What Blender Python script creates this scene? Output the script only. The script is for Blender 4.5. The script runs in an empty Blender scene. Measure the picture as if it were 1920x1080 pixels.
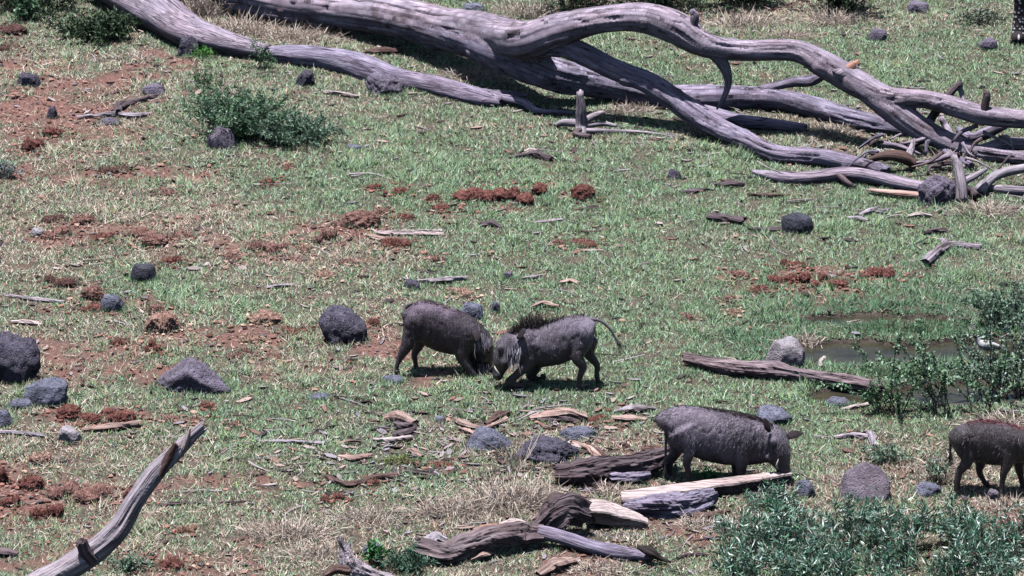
import bpy, math, random
import numpy as np
from mathutils import Vector

random.seed(7)
RNG = np.random.default_rng(11)
sc = bpy.context.scene
COL = sc.collection

# ------------------------------------------------------------------ camera
PITCH, DIST, PPM = math.radians(18.0), 60.0, 200.0      # PPM: photo pixels per metre at the look-at point
cam_d = bpy.data.cameras.new('camera')
cam = bpy.data.objects.new('camera', cam_d)
COL.objects.link(cam)
CAM = np.array([0.0, -DIST * math.cos(PITCH), DIST * math.sin(PITCH)])
cam.location = CAM
cam.rotation_euler = (math.pi / 2 - PITCH, 0, 0)
cam_d.sensor_width = 36.0
cam_d.lens = 36.0 * DIST / (1920 / PPM)
cam_d.clip_start = 1.0
cam_d.clip_end = 6000.0
sc.camera = cam

# ------------------------------------------------------------------ sky, sun, exposure
SUN_FROM = np.array([-0.14, -0.03, 1.0]); SUN_FROM /= np.linalg.norm(SUN_FROM)
world = bpy.data.worlds.new('World'); sc.world = world; world.use_nodes = True
wn = world.node_tree.nodes; wl = world.node_tree.links
sky = wn.new('ShaderNodeTexSky'); sky.sky_type = 'NISHITA'; sky.sun_disc = False
sky.sun_elevation = math.asin(SUN_FROM[2])
sky.sun_rotation = math.atan2(SUN_FROM[0], SUN_FROM[1])
wl.new(sky.outputs[0], wn['Background'].inputs[0])
wn['Background'].inputs[1].default_value = 0.05
sun_d = bpy.data.lights.new('sun', 'SUN'); sun_d.energy = 5.0; sun_d.angle = math.radians(0.5)
sun_d.color = (1.0, 0.95, 0.975)
sun = bpy.data.objects.new('sun', sun_d); COL.objects.link(sun)
sun.rotation_euler = Vector(-SUN_FROM).to_track_quat('-Z', 'Y').to_euler()
sun.location = (0, 0, 30)
sc.view_settings.view_transform = 'Standard'
sc.view_settings.look = 'None'
sc.view_settings.exposure = 0.7
sc.view_settings.gamma = 1.0
sc.view_settings.use_curve_mapping = False
sc.cycles.diffuse_bounces = 0

# ------------------------------------------------------------------ numpy noise
def _hash(ix, iy, iz, seed):
    n = (ix * 374761393 + iy * 668265263 + iz * 2147483647 + seed * 144665) & 0xFFFFFFFF
    n = ((n ^ (n >> 13)) * 1274126177) & 0xFFFFFFFF
    return ((n ^ (n >> 16)) & 0xFFFF) / 32767.5 - 1.0
def vnoise(p, seed=0):
    p = np.asarray(p, float)
    i = np.floor(p).astype(np.int64); f = p - i; f = f * f * (3 - 2 * f)
    r = 0
    for dx in (0, 1):
        wx = f[..., 0] if dx else 1 - f[..., 0]
        for dy in (0, 1):
            wy = f[..., 1] if dy else 1 - f[..., 1]
            for dz in (0, 1):
                wz = f[..., 2] if dz else 1 - f[..., 2]
                r = r + wx * wy * wz * _hash(i[..., 0] + dx, i[..., 1] + dy, i[..., 2] + dz, seed)
    return r
def fbm(p, octv=4, seed=0, gain=0.5):
    a, s, t = 1.0, 0.0, 0.0
    p = np.asarray(p, float)
    for o in range(octv):
        s = s + a * vnoise(p * (2.03 ** o) + 17.3 * o, seed + o); t += a; a *= gain
    return s / t
def n2(x, y, sc_, seed=0, octv=4):
    x = np.asarray(x, float); y = np.asarray(y, float)
    return fbm(np.stack([x * sc_, y * sc_, np.zeros_like(x) + 0.37], -1), octv, seed)

# ------------------------------------------------------------------ photo point -> place
CP, SP = math.cos(PITCH), math.sin(PITCH)
def ray(px, py):
    u = (px - 960.0) / PPM / DIST; v = (540.0 - py) / PPM / DIST
    return np.array([u, CP + v * SP, -SP + v * CP])
def at(px, py, z=0.0):
    d = ray(px, py); t = (z - CAM[2]) / d[2]
    return CAM + d * t
def P(px, py, Y):
    d = ray(px, py); t = (Y - CAM[1]) / d[1]
    return CAM + d * t
def ppm(Y):
    return PPM * DIST / (DIST + Y * CP)

# pools: centre px,row ; half sizes in metres ; depth
POOLS = [(1620, 662, 0.78, 0.36, .10), (1850, 655, 0.62, 0.34, .10), (1590, 742, 0.36, 0.22, .08), (1640, 597, 0.75, 0.16, .055), (1790, 735, 0.55, 0.30, .09)]
POOLW = [(*at(a, b)[:2], c, d, e) for a, b, c, d, e in POOLS]
def poolmask(x, y):
    m = np.zeros(np.shape(x))
    w = 0.35 * n2(x, y, 2.2, 5, 3)
    for cx, cy, hx, hy, dp in POOLW:
        r = np.sqrt(((x - cx) / hx) ** 2 + ((y - cy) / hy) ** 2) + w
        m = np.maximum(m, np.clip((1.12 - r) / 0.35, 0, 1) * dp)
    return m
def gz(x, y):
    x = np.asarray(x, float); y = np.asarray(y, float)
    near = np.clip(1.5 - np.hypot(x, y) / 40, 0, 1)
    return (0.022 * n2(x, y, 1.1, 3, 4) + 0.008 * n2(x, y, 7.0, 9, 2)) * near - poolmask(x, y)
def ground(px, py):
    p = at(px, py); p[2] = float(gz(p[0], p[1])); return p

# colour zones of the sward, laid out on the ground in metres
def blobs(x, y, lst):
    m = np.zeros(np.shape(x))
    for px, py, hw, hh in lst:
        c = at(px, py); hx = hw / PPM; hy = hh / PPM / SP
        m = np.maximum(m, np.exp(-(((x - c[0]) / hx) ** 2 + ((y - c[1]) / hy) ** 2)))
    return m
GREEN = [(760, 330, 330, 90), (1180, 480, 420, 130), (1000, 330, 500, 80), (1500, 560, 420, 110), (1350, 730, 330, 70), (1750, 420, 300, 90), (1650, 120, 300, 80), (1500, 700, 360, 110),
         (1750, 640, 300, 120), (300, 560, 120, 40), (760, 870, 120, 60), (1250, 180, 250, 60), (430, 770, 150, 40), (900, 760, 260, 40)]
DRY = [(80, 230, 330, 130), (330, 430, 260, 70), (60, 450, 240, 110), (560, 480, 220, 60), (700, 640, 170, 60), (200, 640, 200, 60), (560, 1000, 330, 80), (160, 930, 330, 110), (1480, 960, 200, 60),
       (1300, 960, 260, 60), (1450, 40, 330, 30), (520, 60, 240, 50), (1700, 900, 260, 50), (1880, 1000, 120, 100), (900, 960, 200, 60), (1560, 240, 160, 50), (1100, 830, 260, 40)]
LUSH = [(1650, 590, 280, 60), (1830, 620, 250, 110), (1450, 640, 160, 50), (1750, 700, 250, 60)]
DIRT = [(60, 200, 260, 60), (300, 110, 150, 30), (60, 330, 160, 30), (60, 200, 180, 40), (130, 240, 170, 35), (230, 150, 130, 25), (20, 130, 120, 30), (240, 330, 220, 25), (140, 440, 110, 30), (330, 905, 190, 14), (300, 450, 120, 30), (500, 475, 90, 25), (700, 650, 120, 40),
        (40, 930, 130, 60), (1510, 520, 110, 26), (470, 640, 140, 30), (560, 910, 90, 14), (210, 570, 120, 20), (300, 700, 200, 30), (130, 660, 120, 25), (90, 1050, 140, 40), (330, 1050, 120, 26), (1180, 800, 130, 18),
        (1380, 905, 130, 20), (850, 705, 100, 14), (640, 430, 110, 40), (1640, 520, 40, 16), (1080, 1055, 90, 25), (1890, 985, 60, 40), (1300, 990, 120, 20)]
UNDER = [(938, 376, 114, 35), (1092, 370, 30, 17), (678, 421, 44, 18), (636, 425, 22, 7), (272, 439, 41, 15), (290, 458, 35, 13), (340, 446, 35, 10), (742, 463, 41, 12), (500, 475, 57, 17), (435, 488, 28, 9), (305, 615, 39, 22), (292, 583, 22, 7), (497, 601, 39, 14), (550, 624, 41, 12), (222, 787, 44, 19), (130, 782, 32, 17), (170, 791, 31, 13), (75, 866, 32, 12), (60, 913, 32, 15), (120, 926, 42, 21), (175, 932, 49, 19), (87, 972, 46, 19), (18, 946, 30, 13), (4, 899, 18, 18), (250, 941, 26, 19), (1510, 533, 97, 30), (1490, 499, 41, 12), (1645, 523, 44, 15), (1385, 520, 33, 9), (1425, 545, 25, 6), (1375, 588, 18, 5), (1365, 563, 22, 6), (62, 277, 32, 17), (97, 252, 26, 12), (612, 449, 32, 15), (650, 492, 23, 8), (611, 520, 27, 7), (570, 469, 18, 7), (753, 361, 23, 10), (812, 376, 18, 8), (826, 396, 28, 8), (703, 355, 21, 7), (715, 397, 22, 10), (760, 408, 25, 9), (1093, 462, 36, 10), (1048, 459, 16, 6), (105, 440, 39, 13), (156, 417, 30, 9), (100, 414, 31, 8), (190, 451, 35, 10), (474, 639, 26, 8), (455, 668, 41, 12), (515, 673, 22, 6), (176, 560, 30, 17), (182, 582, 42, 12), (112, 534, 43, 13), (320, 495, 28, 11), (822, 488, 22, 8), (700, 609, 16, 7), (870, 552, 28, 9), (225, 642, 23, 7), (285, 655, 28, 11), (390, 765, 17, 6), (440, 797, 23, 7), (320, 789, 25, 6), (366, 790, 17, 5), (320, 1066, 35, 13), (370, 1055, 16, 7), (345, 995, 21, 6), (700, 909, 17, 6), (610, 942, 15, 6), (635, 937, 17, 7), (825, 876, 41, 12), (1115, 789, 28, 8), (20, 59, 41, 13), (20, 88, 35, 10), (500, 342, 22, 6), (540, 315, 18, 6), (215, 321, 41, 12), (310, 362, 28, 8), (1290, 597, 16, 6)]      # worn bare patches round the dung
def zones(x, y):
    g = blobs(x, y, GREEN); d = blobs(x, y, DRY); r = np.maximum(blobs(x, y, DIRT), .95 * blobs(x, y, UNDER))
    n1 = n2(x, y, 0.9, 21, 4); n3 = n2(x, y, 3.2, 31, 4); n4 = n2(x, y, 6.0, 57, 3)
    dry = np.clip(0.25 + 0.46 * d - 0.42 * g + 0.42 * n1 + 0.42 * n3, 0, 1)
    dirt = np.clip(0.95 * r - 0.30 + 0.85 * n3 + 0.5 * n4 + 0.15 * d, 0, 1)
    return dry, dirt

# sampled once on a fine grid, looked up for the hundreds of thousands of blades
_zx = np.arange(-6.4, 6.41, .035); _zy = np.arange(-9.4, 13.3, .035)
_ZX, _ZY = np.meshgrid(_zx, _zy)
_Z = [*zones(_ZX, _ZY), poolmask(_ZX, _ZY), n2(_ZX, _ZY, 8.0, 77, 3), n2(_ZX, _ZY, 1.6, 91, 3), gz(_ZX, _ZY), np.clip(1.3 * blobs(_ZX, _ZY, LUSH) + .5 * n2(_ZX, _ZY, 1.8, 63, 3) - .15, 0, 1)]
def zlook(x, y):
    i = np.clip(((y + 9.4) / .035 + .5).astype(int), 0, len(_zy) - 1); j = np.clip(((x + 6.4) / .035 + .5).astype(int), 0, len(_zx) - 1)
    return [z[i, j] for z in _Z]

# ------------------------------------------------------------------ mesh helpers
def mesh_np(name, V, F, mat, parent=None, smooth=False, col=None, wp=None, loc=None):
    V = np.asarray(V, np.float32); F = np.asarray(F, np.int32)
    me = bpy.data.meshes.new(name)
    m, k = F.shape
    me.vertices.add(len(V)); me.vertices.foreach_set('co', V.ravel())
    me.loops.add(m * k); me.loops.foreach_set('vertex_index', F.ravel())
    me.polygons.add(m)
    me.polygons.foreach_set('loop_start', np.arange(m, dtype=np.int32) * k)
    me.polygons.foreach_set('loop_total', np.full(m, k, np.int32))
    me.update(calc_edges=True)
    if col is not None:
        a = me.color_attributes.new('Col', 'FLOAT_COLOR', 'POINT')
        c = np.ones((len(V), 4), np.float32); c[:, :3] = col
        a.data.foreach_set('color', c.ravel())
    if wp is not None:
        a = me.attributes.new('wp', 'FLOAT_VECTOR', 'POINT')
        a.data.foreach_set('vector', np.asarray(wp, np.float32).ravel())
    me.polygons.foreach_set('use_smooth', np.full(m, smooth, bool))
    me.materials.append(mat)
    return link(name, me, parent, loc)
def link(name, me, parent=None, loc=None):
    o = bpy.data.objects.new(name, me); COL.objects.link(o)
    if parent is not None: o.parent = parent
    if loc is not None: o.location = loc
    return o
def thing(name, label, cat, loc, group=None):
    o = bpy.data.objects.new(name, None); COL.objects.link(o); o.location = loc
    o.empty_display_size = 0.1
    return tag(o, label, cat, group)
def tag(o, label, cat, group=None):
    o['label'] = label; o['category'] = cat
    if group: o['group'] = group
    return o

def unit(v):
    v = np.asarray(v, float); return v / (np.linalg.norm(v, axis=-1, keepdims=True) + 1e-12)
def catmull(pts, n):
    pts = np.asarray(pts, float); K = len(pts)
    ext = np.vstack([2 * pts[0] - pts[1], pts, 2 * pts[-1] - pts[-2]])
    out = []
    for i in range(K - 1):
        p0, p1, p2, p3 = ext[i:i + 4]
        for t in np.arange(n) / n:
            out.append(0.5 * (2 * p1 + (p2 - p0) * t + (2 * p0 - 5 * p1 + 4 * p2 - p3) * t * t + (3 * p1 - p0 - 3 * p2 + p3) * t ** 3))
    out.append(pts[-1])
    return np.array(out)
def loft(st, side=(0, 1, 0), n=4, seg=18, power=2.0):
    """st rows: x y z ra rb ; closed surface"""
    A = catmull(st, n); c = A[:, :3]; ra = np.maximum(A[:, 3], .002); rb = np.maximum(A[:, 4], .002)
    t = unit(np.gradient(c, axis=0)); s = np.array(side, float)
    b = unit(s - (t @ s)[:, None] * t); nn = np.cross(t, b)
    th = np.linspace(0, 2 * np.pi, seg, endpoint=False)
    ct = np.sign(np.cos(th)) * np.abs(np.cos(th)) ** (2 / power); stt = np.sign(np.sin(th)) * np.abs(np.sin(th)) ** (2 / power)
    V = c[:, None] + ra[:, None, None] * ct[None, :, None] * b[:, None] + rb[:, None, None] * stt[None, :, None] * nn[:, None]
    m = len(c); V = V.reshape(-1, 3)
    F = []
    for i in range(m - 1):
        for j in range(seg):
            k = (j + 1) % seg
            F += [(i * seg + j, i * seg + k, (i + 1) * seg + k), (i * seg + j, (i + 1) * seg + k, (i + 1) * seg + j)]
    a0 = len(V); e0 = c[0] - t[0] * min(ra[0], rb[0]) * .6; e1 = c[-1] + t[-1] * min(ra[-1], rb[-1]) * .6
    V = np.vstack([V, e0, e1])
    for j in range(seg):
        k = (j + 1) % seg
        F.append((a0, k, j)); F.append((a0 + 1, (m - 1) * seg + j, (m - 1) * seg + k))
    return V, np.array(F)
def join(parts):
    Vs, Fs, o = [], [], 0
    for V, F in parts:
        Vs.append(V); Fs.append(np.asarray(F) + o); o += len(V)
    return np.vstack(Vs), np.vstack(Fs)

def tube(pts, rad, seed=0, seg=14, step=0.03, rough=0.10, groove=0.05, jag=0.6, flat=1.0, chunk=0.0):
    """weathered wood: pts world xyz, rad metres; returns V,F,wp"""
    pts = np.asarray(pts, float)
    A = catmull(np.hstack([pts, np.asarray(rad, float)[:, None]]), 8)
    d = np.r_[0, np.cumsum(np.linalg.norm(np.diff(A[:, :3], axis=0), axis=1))]
    m = int(np.clip(d[-1] / step, 5, 160)); s = np.linspace(0, d[-1], m)
    c = np.stack([np.interp(s, d, A[:, i]) for i in range(3)], 1); r = np.maximum(np.interp(s, d, A[:, 3]), .0015)
    t = unit(np.gradient(c, axis=0))
    b = np.zeros_like(c); up = np.array([0, 0, 1.0]); 
    v = np.cross(t[0], up) if abs(t[0][2]) < .9 else np.cross(t[0], [1.0, 0, 0]); v = unit(v)
    for i in range(m):
        v = unit(v - (v @ t[i]) * t[i]); b[i] = v
    nn = np.cross(t, b)
    th = np.linspace(0, 2 * np.pi, seg, endpoint=False)
    ca, sa = np.cos(th), np.sin(th)
    wpx = np.stack([np.broadcast_to(ca, (m, seg)) * r[:, None], np.broadcast_to(sa, (m, seg)) * r[:, None], np.broadcast_to(s[:, None], (m, seg))], -1) + seed * 3.7
    rm = float(np.mean(r))
    q = np.stack([np.broadcast_to(ca, (m, seg)) * 1.1, np.broadcast_to(sa, (m, seg)) * 1.1, np.broadcast_to(s[:, None] / (rm * 3.5), (m, seg))], -1) + seed * 5.1
    g = np.stack([np.broadcast_to(ca, (m, seg)) * 2.6, np.broadcast_to(sa, (m, seg)) * 2.6, np.broadcast_to(s[:, None] / (rm * 9), (m, seg))], -1) + seed * 2.3
    rr = r[:, None] * (1 + rough * 1.6 * fbm(q, 3, seed) + groove * 2 * fbm(g, 3, seed + 9))
    if chunk:
        ch = fbm(q * 1.7 + 3.1, 3, seed + 5) * 5; rr = rr * (1 + chunk * (np.floor(ch) / 5 + .25 * fbm(q * 5, 3, seed + 6)))
    V = c[:, None] + rr[..., None] * (ca[None, :, None] * b[:, None] + flat * sa[None, :, None] * nn[:, None])
    if jag:      # splintered ends
        for e, sg in ((0, -1), (m - 1, 1)):
            V[e] += sg * t[e] * (r[e] * jag * (0.5 + RNG.random(seg)))[:, None]
    F = []
    i, j = np.meshgrid(np.arange(m - 1), np.arange(seg), indexing='ij'); k = (j + 1) % seg
    F = np.stack([i * seg + j, (i + 1) * seg + j, (i + 1) * seg + k, i * seg + k], -1).reshape(-1, 4)
    F = np.vstack([F[:, [0, 1, 2]], F[:, [0, 2, 3]]])
    V = V.reshape(-1, 3); a0 = len(V)
    V = np.vstack([V, c[0] + t[0] * r[0] * .2, c[-1] - t[-1] * r[-1] * .2])
    jj = np.arange(seg); kk = (jj + 1) % seg
    F = np.vstack([F, np.stack([np.full(seg, a0), jj, kk], 1), np.stack([np.full(seg, a0 + 1), (m - 1) * seg + kk, (m - 1) * seg + jj], 1)])
    wp = np.vstack([wpx.reshape(-1, 3), wpx[0].mean(0), wpx[-1].mean(0)])
    return V, F, wp

_ico = {}
def ico(sub):
    if sub in _ico: return _ico[sub]
    g = (1 + 5 ** .5) / 2
    V = unit(np.array([(-1, g, 0), (1, g, 0), (-1, -g, 0), (1, -g, 0), (0, -1, g), (0, 1, g), (0, -1, -g), (0, 1, -g), (g, 0, -1), (g, 0, 1), (-g, 0, -1), (-g, 0, 1)], float))
    F = [(0, 11, 5), (0, 5, 1), (0, 1, 7), (0, 7, 10), (0, 10, 11), (1, 5, 9), (5, 11, 4), (11, 10, 2), (10, 7, 6), (7, 1, 8), (3, 9, 4), (3, 4, 2), (3, 2, 6), (3, 6, 8), (3, 8, 9), (4, 9, 5), (2, 4, 11), (6, 2, 10), (8, 6, 7), (9, 8, 1)]
    V = [tuple(v) for v in V]
    for _ in range(sub):
        mid = {}; nf = []
        def mp(a, b):
            k = (min(a, b), max(a, b))
            if k not in mid:
                v = unit(np.array(V[a]) + np.array(V[b])); V.append(tuple(v)); mid[k] = len(V) - 1
            return mid[k]
        for a, b, c in F:
            x, y, z = mp(a, b), mp(b, c), mp(c, a); nf += [(a, x, z), (b, y, x), (c, z, y), (x, y, z)]
        F = nf
    _ico[sub] = (np.array(V), np.array(F)); return _ico[sub]

# ------------------------------------------------------------------ materials
class NT:
    def __init__(s, name):
        s.m = bpy.data.materials.new(name); s.m.use_nodes = True; s.t = s.m.node_tree; s.b = s.t.nodes['Principled BSDF']
    def n(s, typ, **kw):
        x = s.t.nodes.new(typ)
        for k, v in kw.items():
            if k.startswith('i_'): x.inputs[k[2:].replace('_', ' ')].default_value = v
            else: setattr(x, k, v)
        return x
    def l(s, a, b): s.t.links.new(a, b)
    def noise(s, vec, scale, detail=6, rough=.6, dist=0):
        x = s.n('ShaderNodeTexNoise'); x.inputs['Scale'].default_value = scale; x.inputs['Detail'].default_value = detail
        x.inputs['Roughness'].default_value = rough; x.inputs['Distortion'].default_value = dist
        if vec is not None: s.l(vec, x.inputs['Vector'])
        return x.outputs['Fac']
    def ramp(s, fac, stops, interp='LINEAR'):
        x = s.n('ShaderNodeValToRGB'); e = x.color_ramp; e.interpolation = interp
        while len(e.elements) < len(stops): e.elements.new(0.5)
        for el, (p, c) in zip(e.elements, stops):
            el.position = p; el.color = (*c, 1) if len(c) == 3 else c
        s.l(fac, x.inputs['Fac']); return x.outputs['Color']
    def mix(s, fac, a, b, mode='MIX'):
        x = s.n('ShaderNodeMix', data_type='RGBA', blend_type=mode)
        for v, i in ((fac, 0), (a, 6), (b, 7)):
            if isinstance(v, (int, float)): x.inputs[i].default_value = v
            elif isinstance(v, tuple): x.inputs[i].default_value = (*v, 1)
            else: s.l(v, x.inputs[i])
        return x.outputs[2]
    def math(s, op, a, b=None):
        x = s.n('ShaderNodeMath', operation=op)
        for v, i in ((a, 0), (b, 1)):
            if v is None: continue
            if isinstance(v, (int, float)): x.inputs[i].default_value = v
            else: s.l(v, x.inputs[i])
        return x.outputs[0]
    def bump(s, h, strength, dist):
        x = s.n('ShaderNodeBump'); x.inputs['Strength'].default_value = strength; x.inputs['Distance'].default_value = dist
        s.l(h, x.inputs['Height']); s.l(x.outputs[0], s.b.inputs['Normal'])
    def obj(s): return s.n('ShaderNodeTexCoord').outputs['Object']
    def rnd(s): return s.n('ShaderNodeObjectInfo').outputs['Random']
    def attr(s, name, out='Vector'): return s.n('ShaderNodeAttribute', attribute_name=name).outputs[out]
    def vscale(s, v, k):
        x = s.n('ShaderNodeVectorMath', operation='MULTIPLY'); s.l(v, x.inputs[0]); x.inputs[1].default_value = k; return x.outputs[0]
    def vadd(s, v, f):
        x = s.n('ShaderNodeVectorMath', operation='ADD'); s.l(v, x.inputs[0]); s.l(f, x.inputs[1]); return x.outputs[0]
    def fin(s, col, rough=.8, spec=.3):
        if isinstance(col, tuple): s.b.inputs['Base Color'].default_value = (*col, 1)
        else: s.l(col, s.b.inputs['Base Color'])
        s.b.inputs['Roughness'].default_value = rough; s.b.inputs['Specular IOR Level'].default_value = spec
        return s.m

def wood(name, lo, mid, hi, crack=.55, bump=.012, fine=1.0):
    t = NT(name); wp = t.attr('wp')
    a = t.noise(t.vscale(wp, (55 * fine, 55 * fine, 4.5 * fine)), 1.0, 6, .65)
    b = t.noise(t.vscale(wp, (9, 9, 3)), 1.0, 4, .6)
    c = t.noise(t.vscale(wp, (24 * fine, 24 * fine, .45 * fine)), 1.0, 1.5, .5, 0)
    base = t.ramp(a, [(.30, lo), (.5, mid), (.72, hi)])
    base = t.mix(t.ramp(b, [(.35, (0, 0, 0)), (.7, (1, 1, 1))]), base, t.mix(.5, base, tuple(x * .62 for x in mid)))
    ck = t.math('ABSOLUTE', t.math('SUBTRACT', c, .5))
    ckm = t.ramp(ck, [(0.0, (1, 1, 1)), (.020, (0, 0, 0))])
    big = t.noise(t.vscale(wp, (5, 5, 1.6)), 1.0, 2, .5)
    ckm = t.math('MULTIPLY', ckm, t.ramp(big, [(.36, (.15, .15, .15)), (.52, (1, 1, 1))]))
    base = t.mix(t.ramp(big, [(.38, (.0, .0, .0)), (.66, (.6, .6, .6))]), base, t.mix(1.0, base, (1.10, .96, .93), 'MULTIPLY'))
    st = t.noise(t.vscale(wp, (7, 7, 2.2)), 1.0, 4, .65)
    base = t.mix(t.ramp(st, [(.54, (0, 0, 0)), (.66, (.65, .65, .65))]), base, t.mix(.45, tuple(x * .5 for x in lo), (.07, .045, .04)))
    base = t.mix(t.math('MULTIPLY', ckm, crack), base, tuple(x * .15 for x in lo))
    h = t.math('SUBTRACT', t.math('ADD', a, t.math('MULTIPLY', b, .6)), t.math('MULTIPLY', ckm, 1.4))
    t.bump(h, .8, bump)
    return t.fin(base, .78, .25)
WOOD = wood('weathered_wood', (.12, .10, .13), (.30, .262, .325), (.56, .50, .585), .9, .022)
WOODL = wood('lower_wood', (.085, .077, .115), (.235, .215, .295), (.48, .45, .56), .95, .026)
WOODD = wood('rotten_wood', (.035, .026, .03), (.105, .082, .092), (.22, .18, .195), .8, .022, .7)
WOODP = wood('pale_split_wood', (.22, .18, .175), (.46, .395, .385), (.66, .59, .585), .85, .014)
WOODG = wood('grey_stick_wood', (.13, .115, .135), (.33, .30, .34), (.56, .53, .57), .85, .012)
WOODB = wood('brown_stick_wood', (.04, .024, .022), (.10, .062, .055), (.20, .14, .125), .5, .006)
BARK = wood('bark_flakes', (.16, .10, .085), (.38, .275, .24), (.62, .50, .45), .6, .010, .8)
BREAK = wood('fresh_break_wood', (.15, .07, .05), (.34, .19, .135), (.54, .36, .27), .9, .012, .8)

def rockmat(name, lo, hi, spk=.35, pits=1.0):
    t = NT(name); o = t.vadd(t.obj(), t.vscale(t.rnd(), (37, 19, 53)))
    a = t.noise(o, 9, 8, .7); b = t.noise(o, 55, 5, .7); c = t.noise(o, 3.2, 3, .5)
    base = t.ramp(a, [(.32, lo), (.68, hi)])
    base = t.mix(t.ramp(b, [(.52, (0, 0, 0)), (.70, (1, 1, 1))]), base, t.mix(spk, base, (.50, .48, .53)))
    base = t.mix(t.ramp(c, [(.55, (0, 0, 0)), (.72, (.45, .45, .45))]), base, (.10, .085, .085))
    v = t.n('ShaderNodeTexVoronoi', feature='F1'); v.inputs['Scale'].default_value = 38; t.l(o, v.inputs['Vector'])
    pit = t.ramp(v.outputs['Distance'], [(.08, (0, 0, 0)), (.35, (1, 1, 1))])
    base = t.mix(t.math('MULTIPLY', t.math('SUBTRACT', 1.0, pit), .22 * pits), base, tuple(x * .4 for x in lo))
    t.bump(t.math('ADD', t.math('ADD', a, t.math('MULTIPLY', b, .7)), t.math('MULTIPLY', pit, .6 * pits)), 1.0, .04)
    return t.fin(base, .85, .25)
ROCKS = {'dark': rockmat('dark_lava_rock', (.030, .028, .042), (.14, .13, .185)),
         'purple': rockmat('purple_grey_rock', (.06, .052, .076), (.26, .23, .31), .45),
         'blue': rockmat('blue_grey_rock', (.06, .068, .098), (.25, .265, .36), .4),
         'pale': rockmat('pale_rock', (.22, .20, .22), (.52, .49, .53), .5, .6),
         'black': rockmat('black_smooth_rock', (.018, .020, .030), (.085, .094, .13), .2, .3),
         'flat': rockmat('flat_lilac_rock', (.12, .10, .125), (.27, .23, .28), .35, .5)}

def dungmat(name, lo, mid, hi):
    t = NT(name); o = t.vadd(t.obj(), t.vscale(t.rnd(), (31, 47, 13)))
    a = t.noise(o, 26, 6, .7, .6); b = t.noise(t.vscale(o, (90, 30, 60)), 1, 4, .7, 1.0)
    base = t.ramp(a, [(.3, lo), (.5, mid), (.7, hi)])
    base = t.mix(t.ramp(b, [(.56, (0, 0, 0)), (.66, (.75, .75, .75))]), base, tuple(min(1, x * 1.7 + .05) for x in hi))
    t.bump(t.math('ADD', a, b), 1.0, .02)
    return t.fin(base, .9, .1)
DUNG = {'red': dungmat('red_dung', (.050, .020, .018), (.155, .062, .052), (.31, .15, .125)),
        'brown': dungmat('brown_dung', (.075, .036, .032), (.22, .118, .10), (.40, .25, .21)),
        'tan': dungmat('tan_dung', (.15, .08, .065), (.34, .205, .165), (.52, .36, .29)),
        'dark': dungmat('dark_dung', (.035, .018, .018), (.095, .05, .045), (.19, .11, .09))}

def leafmat(name, transl=.3, rough=.6, spec=.25):
    t = NT(name); c = t.attr('Col', 'Color')
    m = t.fin(c, rough, spec)
    tr = t.n('ShaderNodeBsdfTranslucent'); t.l(c, tr.inputs['Color'])
    mx = t.n('ShaderNodeMixShader'); mx.inputs[0].default_value = transl
    t.l(t.b.outputs[0], mx.inputs[1]); t.l(tr.outputs[0], mx.inputs[2])
    t.l(mx.outputs[0], t.t.nodes['Material Output'].inputs['Surface'])
    return m
LEAF = leafmat('leaf', .15, .5, .35); GRASS = leafmat('grass_blade', .12, .6, .3); STRAW = leafmat('straw', .2, .7, .2)
FIBRE = leafmat('dung_fibre', .1, .9, .1)

def soil():
    t = NT('soil'); o = t.obj(); dirt = t.attr('Col', 'Color')
    sep = t.n('ShaderNodeSeparateColor'); t.l(dirt, sep.inputs[0])
    a = t.noise(o, 5, 8, .7); b = t.noise(o, 40, 5, .7); c = t.noise(o, 150, 3, .7)
    red = t.ramp(b, [(.3, (.115, .052, .042)), (.5, (.25, .128, .107)), (.7, (.45, .28, .235))])
    pale = t.ramp(c, [(.3, (.045, .042, .03)), (.5, (.115, .105, .08)), (.7, (.27, .235, .19))])
    base = t.mix(sep.outputs[0], pale, red)
    base = t.mix(t.ramp(a, [(.5, (0, 0, 0)), (.75, (.55, .55, .55))]), base, (.36, .28, .22))
    base = t.mix(sep.outputs[1], base, t.ramp(b, [(.3, (.022, .018, .016)), (.7, (.07, .055, .048))]))
    t.bump(t.math('ADD', t.math('ADD', a, b), t.math('MULTIPLY', c, .5)), 1.0, .03)
    return t.fin(base, .9, .2)
SOIL = soil()

def watermat():
    t = NT('pool_water'); o = t.obj(); n = t.noise(o, 14, 3, .5)
    t.bump(n, .35, .012)
    m = t.fin(t.ramp(t.noise(o, 3, 4, .6), [(.35, (.022, .022, .014)), (.7, (.06, .055, .036))]), .10, .4)
    return m
WATER = watermat()

# ------------------------------------------------------------------ the ground
def axis(lo, hi, step, far):
    a = np.arange(lo, hi + 1e-6, step); g = [step]
    out = []
    v = step
    x = 0.0
    while x < far:
        v *= 1.28; x += v; out.append(x)
    out = np.array(out)
    return np.concatenate([lo - out[::-1], a, hi + out])
gx = axis(-7, 7, .07, 2500); gy = axis(-11, 15, .085, 2500)
GX, GY = np.meshgrid(gx, gy, indexing='xy')
GZ = gz(GX, GY)
dry, dirt = zones(GX, GY); pm = poolmask(GX, GY)
wet = np.clip(pm / .022, 0, 1)
gcol = np.stack([np.clip(.08 + 1.1 * dirt, 0, 1), wet, dry], -1).reshape(-1, 3)
nx, ny = len(gx), len(gy)
ii, jj = np.meshgrid(np.arange(ny - 1), np.arange(nx - 1), indexing='ij')
GF = np.stack([ii * nx + jj, ii * nx + jj + 1, (ii + 1) * nx + jj + 1, (ii + 1) * nx + jj], -1).reshape(-1, 4)
g_o = mesh_np('ground', np.stack([GX, GY, GZ], -1).reshape(-1, 3), GF, SOIL, smooth=True, col=gcol)
g_o['kind'] = 'structure'

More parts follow.
